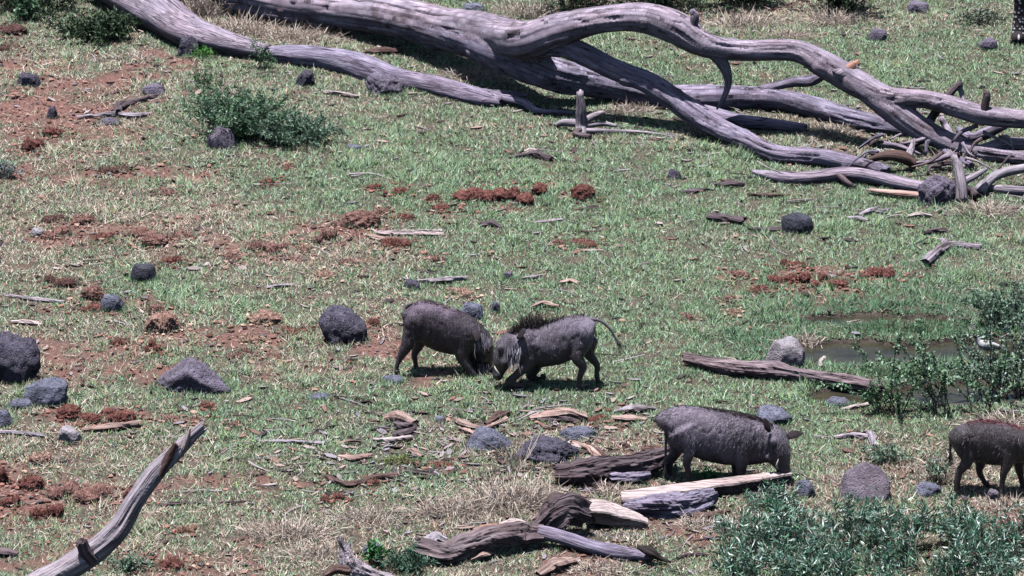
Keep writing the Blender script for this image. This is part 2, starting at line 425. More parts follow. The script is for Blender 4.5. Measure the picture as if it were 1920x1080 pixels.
# still pool water lying in the hollows
def pool_water():
    x = np.linspace(*[at(1430, 650)[0], 6.2], 120); y = np.linspace(at(1600, 790)[1], at(1600, 560)[1], 150)
    X, Y = np.meshgrid(x, y); keep = poolmask(X, Y) > .010
    n_, m_ = X.shape
    V = np.stack([X, Y, np.full_like(X, -.032)], -1).reshape(-1, 3)
    a, b = np.meshgrid(np.arange(n_ - 1), np.arange(m_ - 1), indexing='ij')
    k = keep[:-1, :-1] | keep[1:, :-1] | keep[:-1, 1:] | keep[1:, 1:]
    a, b = a[k], b[k]
    F = np.stack([a * m_ + b, a * m_ + b + 1, (a + 1) * m_ + b + 1, (a + 1) * m_ + b], -1)
    o = mesh_np('water', V, F, WATER, smooth=True); o['kind'] = 'structure'
pool_water()

# ------------------------------------------------------------------ grass sward
def blade_tris(p, length, width, tilt, az, curl=0):
    """one triangle per blade"""
    n = len(p); d = np.stack([np.cos(az) * np.sin(tilt), np.sin(az) * np.sin(tilt), np.cos(tilt)], 1)
    wa = az + np.pi / 2 + RNG.normal(0, .5, n)
    w = np.stack([np.cos(wa), np.sin(wa), RNG.normal(0, .25, n)], 1) * (width / 2)[:, None]
    V = np.empty((n, 3, 3)); V[:, 0] = p - w; V[:, 1] = p + w; V[:, 2] = p + d * length[:, None]
    return V.reshape(-1, 3), np.arange(n * 3).reshape(-1, 3)
def mixc(a, b, t): return np.asarray(a) * (1 - t[:, None]) + np.asarray(b) * t[:, None]
def sward():
    N = 1750000
    x = RNG.uniform(-6.2, 6.2, N); y = RNG.uniform(-9.2, 13.0, N)
    dry, dirt, pm, clump, hz, gg, lu = zlook(x, y)
    dry = dry * (1 - .8 * lu)
    dens = np.clip(1.06 - 1.35 * dirt - .20 * dry + 1.1 * clump + .25 * hz, 0.02, 1) * np.clip(1 - pm / .028, 0.0, 1)
    k = RNG.random(N) < dens
    x, y, dry, dirt, clump, pm, hz, gg, lu = x[k], y[k], dry[k], dirt[k], clump[k], pm[k], hz[k], gg[k], lu[k]; n = len(x)
    p = np.stack([x, y, gg - .004], 1)
    isdry = RNG.random(n) < np.clip(dry * .95 + .02, 0, 1)
    L = RNG.uniform(.018, .062, n) * np.clip(1 + .9 * clump, .35, 2.2) * np.where(hz + .5 * clump > .42, 1.7, 1.0) * np.where(isdry, 1.15, 1.0) * (1 + 6 * pm + .3 * lu); W = RNG.uniform(.005, .0125, n)
    tilt = np.where(isdry, RNG.uniform(.7, 1.55, n), RNG.uniform(.45, 1.4, n)); az = RNG.uniform(0, 2 * np.pi, n)
    V, F = blade_tris(p, L, W, tilt, az)
    hue = np.clip(hz * .9 + .5 + RNG.normal(0, .22, n), 0, 1)
    green = mixc((.10, .225, .085), (.285, .42, .185), hue)
    cool = mixc((.14, .28, .165), (.45, .60, .43), RNG.random(n))
    green = mixc(green, cool, (RNG.random(n) < .55) * 1.0)
    lush = np.maximum(np.clip(pm * 60, 0, 1), lu) * .62
    green = mixc(green, (.055, .17, .085), lush)
    straw = mixc((.34, .27, .21), (.74, .66, .56), RNG.random(n))
    pinkish = mixc((.33, .18, .125), (.56, .38, .29), RNG.random(n))
    straw = np.where((RNG.random(n) < .25 + .4 * dirt)[:, None], pinkish, straw)
    c = np.where(isdry[:, None], straw, green) * RNG.uniform(.3, 1.5, n)[:, None]
    o = mesh_np('short_grass', V, F, GRASS, col=np.repeat(c, 3, 0))
    o['kind'] = 'stuff'; o['label'] = 'short patchy green and straw coloured grass covering the ground'
sward()
def litter():      # straw bits and crumbs lying on the sward
    N = 42000
    x = RNG.uniform(-6, 6, N); y = RNG.uniform(-9, 12.5, N); dry, dirt = zlook(x, y)[:2]
    k = (RNG.random(N) < .22 + .7 * dry) & (poolmask(x, y) < .01); x, y = x[k], y[k]; n = len(x)
    p = np.stack([x, y, gz(x, y) + RNG.uniform(.012, .03, n)], 1)
    V, F = blade_tris(p, RNG.lognormal(-2.75, .5, n), RNG.uniform(.004, .011, n), RNG.uniform(1.3, 1.62, n), RNG.uniform(0, 6.3, n))
    c = mixc((.40, .32, .25), (.72, .63, .54), RNG.random(n)); dk = RNG.random(n) < .42
    c[dk] = mixc((.05, .035, .03), (.18, .13, .11), RNG.random(dk.sum()))
    o = mesh_np('straw_litter', V, F, STRAW, col=np.repeat(c, 3, 0)); o['kind'] = 'stuff'
    N = 34000
    x = RNG.uniform(-6, 6, N); y = RNG.uniform(-9, 12.5, N); dry, dirt = zlook(x, y)[:2]
    k = (RNG.random(N) < .025 + .95 * dirt + .06 * dry) & (poolmask(x, y) < .01); x, y = x[k], y[k]; n = len(x)
    bv, bf = ico(0); s = np.minimum(RNG.lognormal(-4.55, .5, n), .024)
    V = bv[None] * (1 + RNG.normal(0, .28, (n, 12, 1))) * s[:, None, None] * np.stack([RNG.uniform(.8, 1.6, n), RNG.uniform(.8, 1.5, n), RNG.uniform(.35, .75, n)], 1)[:, None]
    V += np.stack([x, y, gz(x, y) + .010 + s * .3], 1)[:, None]
    F = (bf[None] + 12 * np.arange(n)[:, None, None]).reshape(-1, 3)
    c = mixc((.10, .045, .038), (.40, .24, .19), RNG.random(n)); dk = RNG.random(n) < .35
    c[dk] = mixc((.05, .04, .04), (.2, .17, .17), RNG.random(dk.sum()))
    o = mesh_np('dung_crumbs', V.reshape(-1, 3), F, FIBRE, col=np.repeat(c, 12, 0)); o['kind'] = 'stuff'
litter()
# ------------------------------------------------------------------ warthogs
def skinmat():
    t = NT('warthog_skin'); o = t.obj(); c = t.attr('Col', 'Color')
    a = t.noise(t.vscale(o, (60, 60, 150)), 1, 5, .7, .8); b = t.noise(o, 9, 5, .6); w = t.noise(t.vscale(o, (70, 25, 9)), 1, 3, .6, 1.2)
    k = t.ramp(a, [(.3, (.62, .62, .62)), (.7, (1.3, 1.3, 1.3))])
    base = t.mix(1.0, c, k, 'MULTIPLY')
    base = t.mix(t.ramp(b, [(.52, (0, 0, 0)), (.7, (.4, .4, .4))]), base, (.11, .092, .112))
    t.bump(t.math('ADD', t.math('MULTIPLY', a, .6), t.math('MULTIPLY', w, 1.3)), .8, .018)
    return t.fin(base, .42, .6)
SKIN = skinmat()
HAIR = leafmat('bristle_hair', .05, .5, .4)
def plain(name, c, rough=.5, spec=.4):
    t = NT(name); n = t.noise(t.obj(), 40, 4, .6)
    return t.fin(t.ramp(n, [(.3, tuple(x * .7 for x in c)), (.7, tuple(min(1, x * 1.25) for x in c))]), rough, spec)
IVORY = plain('tusk_ivory', (.72, .66, .55), .35); HOOF = plain('hoof_horn', (.03, .026, .027), .5); EYE = plain('eye_black', (.012, .01, .01), .15, .6)
TAILM = plain('tail_skin', (.11, .09, .115), .6, .3)
EARM = plain('ear_skin', (.028, .022, .026), .75, .15)

def voxel(parts, size, it):
    V, F = join(parts)
    me = bpy.data.meshes.new('tmp'); me.from_pydata(V.tolist(), [], F.tolist()); o = bpy.data.objects.new('tmp', me); COL.objects.link(o)
    r = o.modifiers.new('r', 'REMESH'); r.mode = 'VOXEL'; r.voxel_size = size; r.use_smooth_shade = True
    sm = o.modifiers.new('s', 'SMOOTH'); sm.factor = .5; sm.iterations = it
    dg = bpy.context.evaluated_depsgraph_get(); dg.update()
    out = bpy.data.meshes.new_from_object(o.evaluated_get(dg))
    bpy.data.objects.remove(o); bpy.data.meshes.remove(me)
    return out
def ellip(c, r, sub=2):
    v, f = ico(sub); return v * np.array(r) + np.array(c), f
def strands(p, d, L, W, col, bend=.35):
    """two-segment hair blades"""
    n = len(p); d = unit(d); s = unit(np.cross(d, np.array([0, -CP, SP]) + RNG.normal(0, .4, (n, 3)))) * (np.asarray(W) / 2)[:, None]
    L = np.asarray(L)[:, None]; m = p + d * L * .55; e = p + d * L + np.array([0, 0, -1.]) * L * bend * RNG.random((n, 1)) + RNG.normal(0, .1, (n, 3)) * L
    V = np.stack([p - s, p + s, m + s * .8, m - s * .8, e], 1).reshape(-1, 3)
    k = np.arange(n)[:, None] * 5
    F = np.concatenate([k + np.array([[0, 1, 2]]), k + np.array([[0, 2, 3]]), k + np.array([[3, 2, 4]])])
    return V, F, np.repeat(col, 5, 0)

def warthog(label, row, cpx, torso, head, legs, tail, mane, ears, face=1, head_side=(0, 1, 0), tint=(.085, .072, .082), lit_dust=(.20, .175, .195), mane_col=((.02, .016, .018), (.07, .055, .06)), seed=1, tusks=True, yaw=(0, 0), bn=5200, lit_dust_z=.52, mden=6, hb=(.11, .08, .12), ruff=()):
    base = ground(cpx, row); Y0 = base[1]; S = ppm(Y0)
    org = np.array([base[0], base[1], base[2]])
    root = thing('warthog', label, 'warthog', org, 'warthogs on the grass')
    Q = lambda px, py, dy: P(px, py, Y0 + dy) - org
    parts = []
    N = len(torso)
    st = []
    for i, (px, top, bot, hw) in enumerate(torso):
        dy = yaw[0] + (yaw[1] - yaw[0]) * i / (N - 1)
        st.append([*Q(px, (top + bot) / 2, dy), hw, (bot - top) / 2 / S])
    parts.append(loft(st, n=5, seg=28, power=2.25))
    hs = [[*Q(px, py, dy), hw, r / S] for px, py, r, hw, dy in head]
    parts.append(loft(hs, side=head_side, n=5, seg=24, power=2.4))
    # neck bridge between torso and skull
    a, b = st[-2], hs[1]
    parts.append(loft([[*a[:3], a[3] * .95, a[4] * .9], [*(np.array(a[:3]) * .5 + np.array(b[:3]) * .5), (a[3] + b[3]) / 2, (a[4] + b[4]) / 2], [*b[:3], b[3] * .95, b[4] * .95]], n=4, seg=20))
    hooves = []
    for chain in legs:
        dy0 = chain[0][4]
        parts.append(loft([[*Q(px, py, dy), lat, r / S] for px, py, r, lat, dy in chain], n=5, seg=16))
        hooves.append((np.array(Q(*chain[-1][:2], chain[-1][4])), unit(np.array(Q(*chain[-1][:2], chain[-1][4])) - np.array(Q(*chain[-2][:2], chain[-2][4])))))
    hs = np.array(hs); ax = unit(hs[-1, :3] - hs[0, :3]); sd = np.array(head_side, float); sd = unit(sd - (sd @ ax) * ax); up = np.cross(ax, sd)
    if up[0] * face + up[2] < 0: up = -up
    for sgn in (-1, 1):      # cheek warts and brow ridges
        parts.append(ellip(hs[2, :3] + sgn * sd * hs[2, 3] * 1.0 - up * .005, (.034, .034, .034)))
        parts.append(ellip(hs[1, :3] + sgn * sd * hs[1, 3] * .72 + up * hs[1, 4] * .72, (.035, .03, .035)))
        parts.append(ellip(hs[-2, :3] + sgn * sd * hs[-2, 3] * .7, (.036, .036, .032)))
    def ballat(px, py, dy, rx, ry, rz): parts.append(ellip(np.array(Q(px, py, dy)), (rx, ry, rz)))
    for sgn in (-1, 1):
        hx, hy = legs[0][0][:2]; ballat(hx, hy - 6, sgn * .08 + yaw[0], *hb)
        fx, fy = legs[2][0][:2]; ballat(fx, fy - 6, sgn * .09 + yaw[1], hb[0] * .85, hb[1] * .9, hb[2])
    parts.append(loft([[*Q(px, top + 5, yaw[0] + (yaw[1] - yaw[0]) * i / (N - 1)), .035, .022] for i, (px, top, bot, hw) in enumerate(torso[1:])], n=4, seg=12))
    me = voxel(parts, .011, 6)
    nv = len(me.vertices); co = np.empty(nv * 3, np.float32); me.vertices.foreach_get('co', co); co = co.reshape(-1, 3).astype(float)
    no = np.empty(nv * 3, np.float32); me.vertices.foreach_get('normal', no); no = no.reshape(-1, 3)
    fold = np.abs(fbm(co * np.array([15, 9, 5]) + seed, 2, seed + 4)); wr = np.clip((co[:, 2] - .25) / .1, 0, 1)
    co2 = co + no * (.008 * fbm(co * 8 + seed, 3, seed) - .010 * wr * np.exp(-fold / .07))[:, None]
    me.vertices.foreach_set('co', co2.astype(np.float32).ravel())
    m = np.clip((co[:, 2] - lit_dust_z + .16 * fbm(co * 6 + seed, 3, seed + 2)) / .10, 0, 1) * np.clip(.7 + 1.1 * fbm(co * 4.0, 3, seed + 7), .15, 1)  # backs paler from dust and painted overhead light, lower flanks painted as shaded
    c = np.ones((nv, 4), np.float32); c[:, :3] = np.array(tint) * (1 - m[:, None]) + np.array(lit_dust) * m[:, None]
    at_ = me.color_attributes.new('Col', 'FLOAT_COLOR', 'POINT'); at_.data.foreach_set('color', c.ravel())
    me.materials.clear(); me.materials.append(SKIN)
    me.polygons.foreach_set('use_smooth', np.ones(len(me.polygons), bool)); me.name = 'body'
    link('body', me, root)
    # bristles over the coat
    pick = RNG.integers(0, nv, bn); hp, hn = co2[pick], no[pick]
    keep = (hp[:, 2] > .3) & (fbm(hp * 4 + seed, 2, seed) + RNG.normal(0, .25, len(hp)) > -.05); hp, hn = hp[keep], hn[keep]; n = len(hp)
    flow = np.array([-face * .75, 0, -.75]); fl = unit(flow - (hn @ flow)[:, None] * hn)
    d = fl + hn * RNG.uniform(.15, .55, n)[:, None] + RNG.normal(0, .15, (n, 3))
    g = RNG.random(n)[:, None]; g = g ** 1.5; hc = np.array(tint) * .35 * (1 - g) + np.array(lit_dust) * .62 * g
    V, F, C = strands(hp, d, RNG.uniform(.018, .045, n), RNG.uniform(.0018, .0035, n), hc)
    o = mesh_np('bristles', V, F, HAIR, root, col=C); o['kind'] = 'stuff'
    # mane
    mp, md, mL, mc = [], [], [], []
    pts = catmull([[*Q(px, py, dy), L, lean] for px, py, dy, L, lean in mane], 40)
    for q in pts:
        for _ in range(int(mden)):
            t_ = RNG.random(); mp.append(q[:3] + [RNG.normal(0, .008), RNG.normal(0, .02), -.012 + RNG.normal(0, .006)])
            md.append([q[4] * -face + RNG.normal(0, .3), RNG.normal(0, .28), 1.0]); mL.append(q[3] * RNG.uniform(.5, 1.15)); mc.append(np.array(mane_col[0]) * (1 - t_) + np.array(mane_col[1]) * t_)
    V, F, C = strands(np.array(mp), np.array(md), np.array(mL), RNG.uniform(.0025, .0055, len(mp)), np.array(mc), .12 if face < 0 else .45)
    o = mesh_np('mane', V, F, HAIR, root, col=C); o['kind'] = 'stuff'
    if ruff:      # long pale hair hanging on neck and cheek
        rp = np.array([Q(*q) for q in ruff])[RNG.integers(0, len(ruff), 130)] + RNG.normal(0, .022, (130, 3)); g = RNG.random((130, 1))
        V, F, C = strands(rp, np.array([0, -.15, -1.0]) + RNG.normal(0, .12, (130, 3)), RNG.uniform(.05, .11, 130), RNG.uniform(.003, .006, 130), np.array([.12, .10, .13]) * (1 - g) + np.array([.62, .58, .66]) * g, .2)
        o = mesh_np('neck_hair', V, F, HAIR, root, col=C); o['kind'] = 'stuff'
    # ears
    for (b0, b1, wd) in ears:
        p0, p1 = np.array(Q(*b0)), np.array(Q(*b1)); ax_ = p1 - p0
        e = loft([[*(p0 + ax_ * t_ + np.array([0, 0, .012]) * math.sin(t_ * 3)), wd * w_, .010 * (1.2 - t_)] for t_, w_ in ((-.1, .35), (.15, .8), (.45, 1.0), (.75, .72), (1, .12))], side=np.cross(ax_, [0.3 * face, -.5, .6]), n=4, seg=12)
        mesh_np('ear', *e, EARM, root, smooth=True)
    # eyes
    for sgn in (-1, 1):
        v, f = ellip(hs[1, :3] * .45 + hs[2, :3] * .55 + sgn * sd * (hs[1, 3] + hs[2, 3]) * .5 * .80 + up * hs[2, 4] * .72, (.013, .013, .013), 1)
        mesh_np('eye', v, f, EYE, root, smooth=True)
    # tusks
    if tusks:
        for sgn in (-1, 1):
            p0 = hs[-3, :3] * .3 + hs[-2, :3] * .7 + sgn * sd * hs[-2, 3] * .8
            pth = [p0, p0 + sgn * sd * .03 + ax * .005, p0 + sgn * sd * .05 + up * .02 - ax * .01, p0 + sgn * sd * .055 + up * .05 - ax * .03, p0 + sgn * sd * .045 + up * .075 - ax * .05]
            v, f = loft([[*q, r_, r_] for q, r_ in zip(pth, (.011, .0115, .010, .0075, .003))], side=(.3, .5, .8), n=4, seg=10)
            mesh_np('tusk', v, f, IVORY, root, smooth=True)
    # tail
    tp = np.array([Q(*q) for q in tail]); k = len(tp)
    v, f = loft([[*q, .016 * (1 - .6 * i / k), .016 * (1 - .6 * i / k)] for i, q in enumerate(tp)], side=(.2, 1, .1), n=6, seg=8)
    tl = mesh_np('tail', v, f, TAILM, root, smooth=True)
    dd = unit(tp[-1] - tp[-2]); n = 60
    V, F, C = strands(tp[-1] + RNG.normal(0, .006, (n, 3)) - dd * RNG.uniform(0, .05, (n, 1)), dd + RNG.normal(0, .22, (n, 3)), RNG.uniform(.04, .09, n), np.full(n, .004), np.tile([.03, .025, .025], (n, 1)))
    o = mesh_np('tail_tuft', V, F, HAIR, tl, col=C)
    # hooves
    for q, d_ in hooves:
        for sgn in (-1, 1):
            dn = np.array([0, 0, -1.]) if d_[2] < -.5 else d_
            fw = np.array([face * .016, 0, 0]) if d_[2] < -.5 else 0
            c0 = q + np.array([0, sgn * .013, .018]) 
            v, f = loft([[*c0, .014, .021], [*(c0 + dn * .022 + fw * .5), .015, .024], [*(c0 + dn * .04 + fw), .015, .024]], n=3, seg=10)
            mesh_np('hoof', v, f, HOOF, root, smooth=True)
    return root

warthog('dark warthog kneeling at left of the fighting pair, rump to the left', 700, 830,
    [(762, 592, 618, .05), (768, 576, 626, .09), (782, 565, 633, .125), (802, 563, 645, .14), (824, 571, 658, .15), (850, 580, 666, .155), (875, 591, 668, .15), (896, 606, 662, .125)],
    [(890, 630, 26, .11, .03), (901, 647, 24, .12, .04), (908, 666, 19, .10, .05), (911, 682, 13, .075, .05), (912, 694, 10, .06, .05), (912, 701, 9.5, .055, .05)],
    [[(777, 612, 22, .075, -.07), (765, 643, 14, .055, -.10), (752, 668, 7.5, .03, -.11), (745, 684, 5.2, .023, -.11), (743, 698, 5, .023, -.11)],
     [(790, 618, 18, .07, .06), (786, 644, 12, .045, .09), (777, 664, 6.5, .03, .1), (779, 680, 5, .023, .1), (780, 692, 5, .023, .1)],
     [(872, 632, 24, .075, -.085), (866, 666, 14, .05, -.11), (879, 690, 9, .035, -.12), (888, 705, 8, .032, -.12), (873, 707, 5.5, .024, -.12), (860, 706, 5.5, .024, -.12)],
     [(883, 640, 20, .06, .07), (890, 674, 12, .04, .10), (902, 692, 8, .03, .1), (892, 696, 5.5, .024, .1), (882, 697, 5.5, .024, .1)]],
    [(772, 569, 0), (764, 574, 0), (759, 588, .02), (758, 606, .03), (759, 624, .03)],
    [(778, 567, 0, .02, 1.0), (805, 564, 0, .03, 1.4), (840, 577, 0, .055, 2.0), (870, 588, 0, .06, 2.0), (898, 606, 0, .05, 1.5)],
    [((897, 622, -.09), (893, 640, -.19), .038), ((900, 620, .11), (898, 606, .19), .045)],
    tint=(.036, .025, .038), lit_dust=(.165, .125, .175), mane_col=((.04, .025, .028), (.19, .125, .125)), seed=3, lit_dust_z=.55, bn=1800, hb=(.10, .075, .105), ruff=[(906, 628, -.11), (914, 636, -.10), (900, 640, -.12), (905, 688, -.06)])
warthog('lighter grey warthog kneeling at right of the fighting pair, tail swung out', 724, 1035,
    [(1112, 608, 636, .05), (1107, 596, 646, .09), (1092, 590, 655, .125), (1072, 591, 668, .14), (1045, 602, 684, .15), (1015, 612, 689, .155), (990, 617, 686, .15), (966, 624, 676, .125)],
    [(968, 642, 26, .11, -.04), (954, 656, 25, .12, -.06), (944, 673, 20, .10, -.07), (938, 689, 13.5, .075, -.07), (934, 701, 10.5, .06, -.07), (932, 708, 10, .055, -.07)],
    [[(1093, 633, 23, .08, -.07), (1083, 668, 13.5, .055, -.11), (1093, 688, 8, .03, -.12), (1087, 708, 5.5, .023, -.12), (1083, 731, 5, .023, -.12)],
     [(1103, 636, 20, .07, .06), (1104, 662, 12, .045, .09), (1119, 684, 6.5, .028, .1), (1119, 703, 5, .023, .1), (1122, 719, 5, .023, .1)],
     [(990, 645, 27, .08, -.085), (992, 679, 13, .05, -.12), (970, 702, 9, .034, -.13), (954, 717, 8, .032, -.13), (971, 722, 5.5, .024, -.13), (988, 723, 5.5, .024, -.13)],
     [(1006, 655, 20, .06, .07), (1004, 688, 12, .04, .1), (993, 705, 8, .03, .1), (1004, 710, 5.5, .024, .1), (1014, 710, 5.5, .024, .1)]],
    [(1105, 598, 0), (1126, 602, 0), (1144, 617, -.01), (1154, 634, -.02), (1161, 646, -.03)],
    [(1095, 590, 0, .03, .5), (1060, 597, 0, .05, .4), (1025, 609, 0, .11, .1), (1000, 615, 0, .19, 0), (975, 621, 0, .18, -.05), (952, 636, 0, .10, -.2)],
    [((972, 632, -.13), (986, 622, -.2), .05), ((964, 628, .07), (972, 614, .16), .045)],
    face=-1, tint=(.044, .036, .047), lit_dust=(.28, .245, .32), seed=9, lit_dust_z=.38, mden=4, bn=1800, hb=(.10, .075, .11), ruff=[(962, 640, -.15), (950, 650, -.18), (972, 655, -.16), (956, 668, -.17), (968, 676, -.15)])
R35 = (math.sin(math.radians(38)), math.cos(math.radians(38)), 0)
warthog('grey bristly warthog grazing with lowered head behind the pale plank', 899, 1335,
    [(1248, 780, 828, .06), (1254, 767, 834, .10), (1270, 761, 842, .13), (1300, 762, 855, .145), (1335, 766, 867, .165), (1372, 772, 873, .17), (1405, 779, 873, .16), (1430, 787, 868, .135)],
    [(1428, 826, 40, .12, .0), (1444, 834, 37, .13, -.03), (1456, 848, 30, .115, -.06), (1463, 862, 20, .082, -.085), (1468, 875, 13, .06, -.1), (1470, 884, 12, .056, -.11)],
    [[(1278, 806, 30, .09, -.09), (1294, 838, 15, .055, -.125), (1288, 866, 8.5, .033, -.13), (1291, 888, 6.5, .026, -.13), (1292, 904, 6.5, .026, -.13)],
     [(1268, 808, 26, .08, .08), (1268, 842, 14, .05, .11), (1256, 866, 8, .03, .12), (1256, 882, 6, .026, .12), (1257, 894, 6, .026, .12)],
     [(1398, 824, 30, .09, -.10), (1392, 856, 16, .055, -.13), (1390, 880, 9.5, .034, -.13), (1390, 896, 7.5, .028, -.13), (1391, 905, 7.5, .028, -.13)],
     [(1392, 830, 26, .07, .05), (1382, 860, 14, .045, .07), (1380, 880, 9, .033, .07), (1381, 893, 7.5, .03, .07)]],
    [(1262, 768, .05), (1252, 782, .05), (1249, 815, .03), (1248, 855, 0), (1247, 885, -.02)],
    [(1268, 762, .05, .02, 1.2), (1300, 763, .03, .025, 1.4), (1345, 767, 0, .035, 1.5), (1390, 775, -.03, .045, 1.5), (1425, 785, -.03, .055, 1.4), (1450, 798, -.05, .04, 1)],
    [((1442, 806, -.15), (1430, 788, -.20), .05), ((1474, 820, .06), (1506, 813, .12), .038)],
    head_side=R35, tint=(.046, .038, .052), lit_dust=(.23, .20, .255), seed=5, yaw=(.04, -.02), bn=11000, lit_dust_z=.20, hb=(.12, .085, .13))
warthog('dark reddish maned warthog cut off by the right edge', 922, 1850,
    [(1788, 820, 846, .05), (1794, 804, 852, .09), (1810, 793, 858, .12), (1840, 789, 868, .135), (1870, 792, 873, .14), (1900, 798, 872, .14), (1925, 807, 866, .12), (1943, 816, 858, .11)],
    [(1943, 830, 24, .1, 0), (1960, 842, 23, .108, 0), (1977, 858, 18, .092, 0), (1990, 874, 13, .07, 0), (1997, 886, 10.5, .057, 0), (2000, 893, 10, .052, 0)],
    [[(1806, 830, 23, .075, -.07), (1814, 862, 13, .05, -.10), (1799, 884, 8, .03, -.1), (1795, 904, 6, .025, -.1), (1794, 920, 6, .025, -.1)],
     [(1826, 838, 20, .065, .06), (1838, 866, 11, .04, .09), (1836, 884, 7, .028, .1), (1843, 898, 5.5, .023, .1), (1849, 908, 5.5, .023, .1)],
     [(1896, 836, 23, .07, -.08), (1888, 870, 12, .045, -.11), (1881, 892, 7.5, .03, -.12), (1879, 913, 6, .025, -.12), (1878, 929, 6, .025, -.12)],
     [(1910, 840, 20, .06, .06), (1911, 872, 11, .04, .09), (1914, 892, 7, .028, .1), (1917, 905, 6, .025, .1), (1919, 914, 6, .025, .1)]],
    [(1796, 803, 0), (1786, 815, 0), (1782, 835, .01), (1782, 858, .01)],
    [(1815, 792, 0, .02, 1.2), (1850, 789, 0, .05, 1.8), (1885, 795, 0, .07, 2.0), (1920, 804, 0, .08, 1.8), (1945, 814, 0, .06, 1.2)],
    [((1950, 820, -.1), (1938, 812, -.16), .045), ((1955, 818, .1), (1950, 806, .16), .045)],
    tint=(.032, .025, .030), lit_dust=(.30, .25, .31), mane_col=((.10, .03, .04), (.32, .13, .14)), seed=14, lit_dust_z=.60, bn=1600, hb=(.10, .075, .105))

# ------------------------------------------------------------------ dead tree and logs
def limb(name, spec, mat, parent, org, seed, rough=.10, groove=.06, seg=18, step=.03, jag=.8, flat=1.0, chunk=0.0, smooth=True):
    if groove > .1: seg, step = seg * 2, step * .6; chunk = .45
    """spec rows: px, py, ground row beneath, radius px"""
    pts, rad = [], []
    for px, py, row, r in spec:
        Y = at(px, row)[1]; pts.append(P(px, py, Y) - org); rad.append(r / ppm(Y))
    V, F, wp = tube(pts, rad, seed, seg, step, rough, groove, jag=jag, flat=flat, chunk=chunk)
    return mesh_np(name, V, F, mat, parent, smooth=smooth and not chunk, wp=wp)

org = ground(1000, 200)
tree = thing('fallen_dead_tree', 'huge bare fallen dead tree with arching grey limbs across the top', 'dead tree', org)
def weld_limbs(named, parent, org, shrink=.95, vox=.013):
    """one continuous welded skeleton of limbs, then cut into its parts along the joints"""
    from mathutils import kdtree
    tubes, wps, ids = [], [], []
    for k, (nm, spec, mat) in enumerate(named):
        pts, rad = [], []
        for px, py, row, r in spec:
            Y = at(px, row)[1]; pts.append(P(px, py, Y) - org); rad.append(shrink * r / ppm(Y))
        V, F, wp = tube(pts, rad, k + 1, 24, .025, .09, .05, jag=.3)
        tubes.append((V, F)); wps.append(wp); ids.append(np.full(len(V), k))
    me = voxel(tubes, vox, 5); n = len(me.vertices)
    co = np.empty(n * 3, np.float32); me.vertices.foreach_get('co', co); co = co.reshape(-1, 3).astype(float)
    no = np.empty(n * 3, np.float32); me.vertices.foreach_get('normal', no); no = no.reshape(-1, 3)
    AV = np.vstack([t_[0] for t_ in tubes]); AW = np.vstack(wps); AI = np.concatenate(ids)
    kd = kdtree.KDTree(len(AV))
    for i, v in enumerate(AV): kd.insert(v, i)
    kd.balance()
    near = np.array([kd.find(v)[1] for v in co]); wp = AW[near]; vid = AI[near]
    # smooth the grain coordinates so they flow over the joints
    nl = len(me.loops); lv = np.empty(nl, np.int32); me.loops.foreach_get('vertex_index', lv)
    ls = np.empty(len(me.polygons), np.int32); me.polygons.foreach_get('loop_start', ls); lt = np.empty(len(me.polygons), np.int32); me.polygons.foreach_get('loop_total', lt)
    quads = lt == 4; F4 = lv[ls[quads][:, None] + np.arange(4)]
    g = wp * np.array([22, 22, .8])
    crease = np.abs(fbm(g * .55, 2, 4)); knots = np.clip(vnoise(co * 5.5, 8) - .62, 0, 1)
    disp = -.028 * np.exp(-crease / .045) * (vnoise(co * 2.2, 3) > -.25) + .010 * fbm(g, 3, 6) + .09 * knots
    co = co + no * disp[:, None]
    fid = vid[F4[:, 0]]
    for k, (nm, spec, mat) in enumerate(named):
        f = F4[fid == k]; used, inv = np.unique(f, return_inverse=True)
        o = mesh_np(nm, co[used], inv.reshape(f.shape), mat, parent, smooth=True, wp=wp[used])
    bpy.data.meshes.remove(me)
weld_limbs([
 ('trunk', [(330, -40, 0, 44), (430, -16, 22, 43), (560, 10, 48, 41), (700, 24, 72, 42), (840, 52, 122, 41), (930, 68, 165, 40), (1005, 84, 205, 34)], WOOD),
 ('trunk_fork', [(760, 42, 92, 30), (870, 72, 140, 36), (960, 104, 182, 40), (1040, 138, 195, 34), (1130, 158, 192, 27), (1240, 181, 200, 25), (1300, 184, 203, 27), (1440, 184, 205, 22), (1520, 199, 218, 21), (1600, 223, 240, 19), (1700, 244, 256, 14)], WOODL),
 ('upper_limb', [(900, 62, 150, 30), (985, 74, 203, 36), (1045, 56, 216, 33), (1130, 38, 225, 27), (1210, 34, 235, 30), (1268, 52, 245, 33), (1320, 84, 250, 26), (1390, 94, 250, 22), (1490, 95, 252, 22), (1545, 122, 260, 26), (1610, 158, 268, 26), (1665, 182, 277, 22), (1740, 187, 288, 18), (1790, 200, 293, 19), (1850, 217, 299, 19), (1935, 226, 302, 18)], WOOD),
 ('drooping_branch', [(1010, 86, 208, 24), (1070, 92, 217, 22), (1150, 130, 226, 21), (1220, 158, 236, 22), (1290, 205, 250, 24), (1345, 240, 264, 21), (1400, 262, 282, 18), (1455, 287, 303, 17), (1540, 294, 312, 17), (1600, 308, 324, 17), (1665, 322, 338, 11)], WOODL),
 ('forked_branch', [(1610, 164, 268, 18), (1680, 208, 280, 25), (1735, 246, 288, 24), (1790, 270, 292, 21), (1840, 286, 300, 17), (1935, 298, 312, 15)], WOOD)], tree, org)
limb('broken_stub', [(1288, 62, 250, 10), (1300, 46, 250, 9), (1303, 30, 250, 8), (1299, 22, 250, 5)], WOODL, tree, org, 6, seg=12, step=.012)
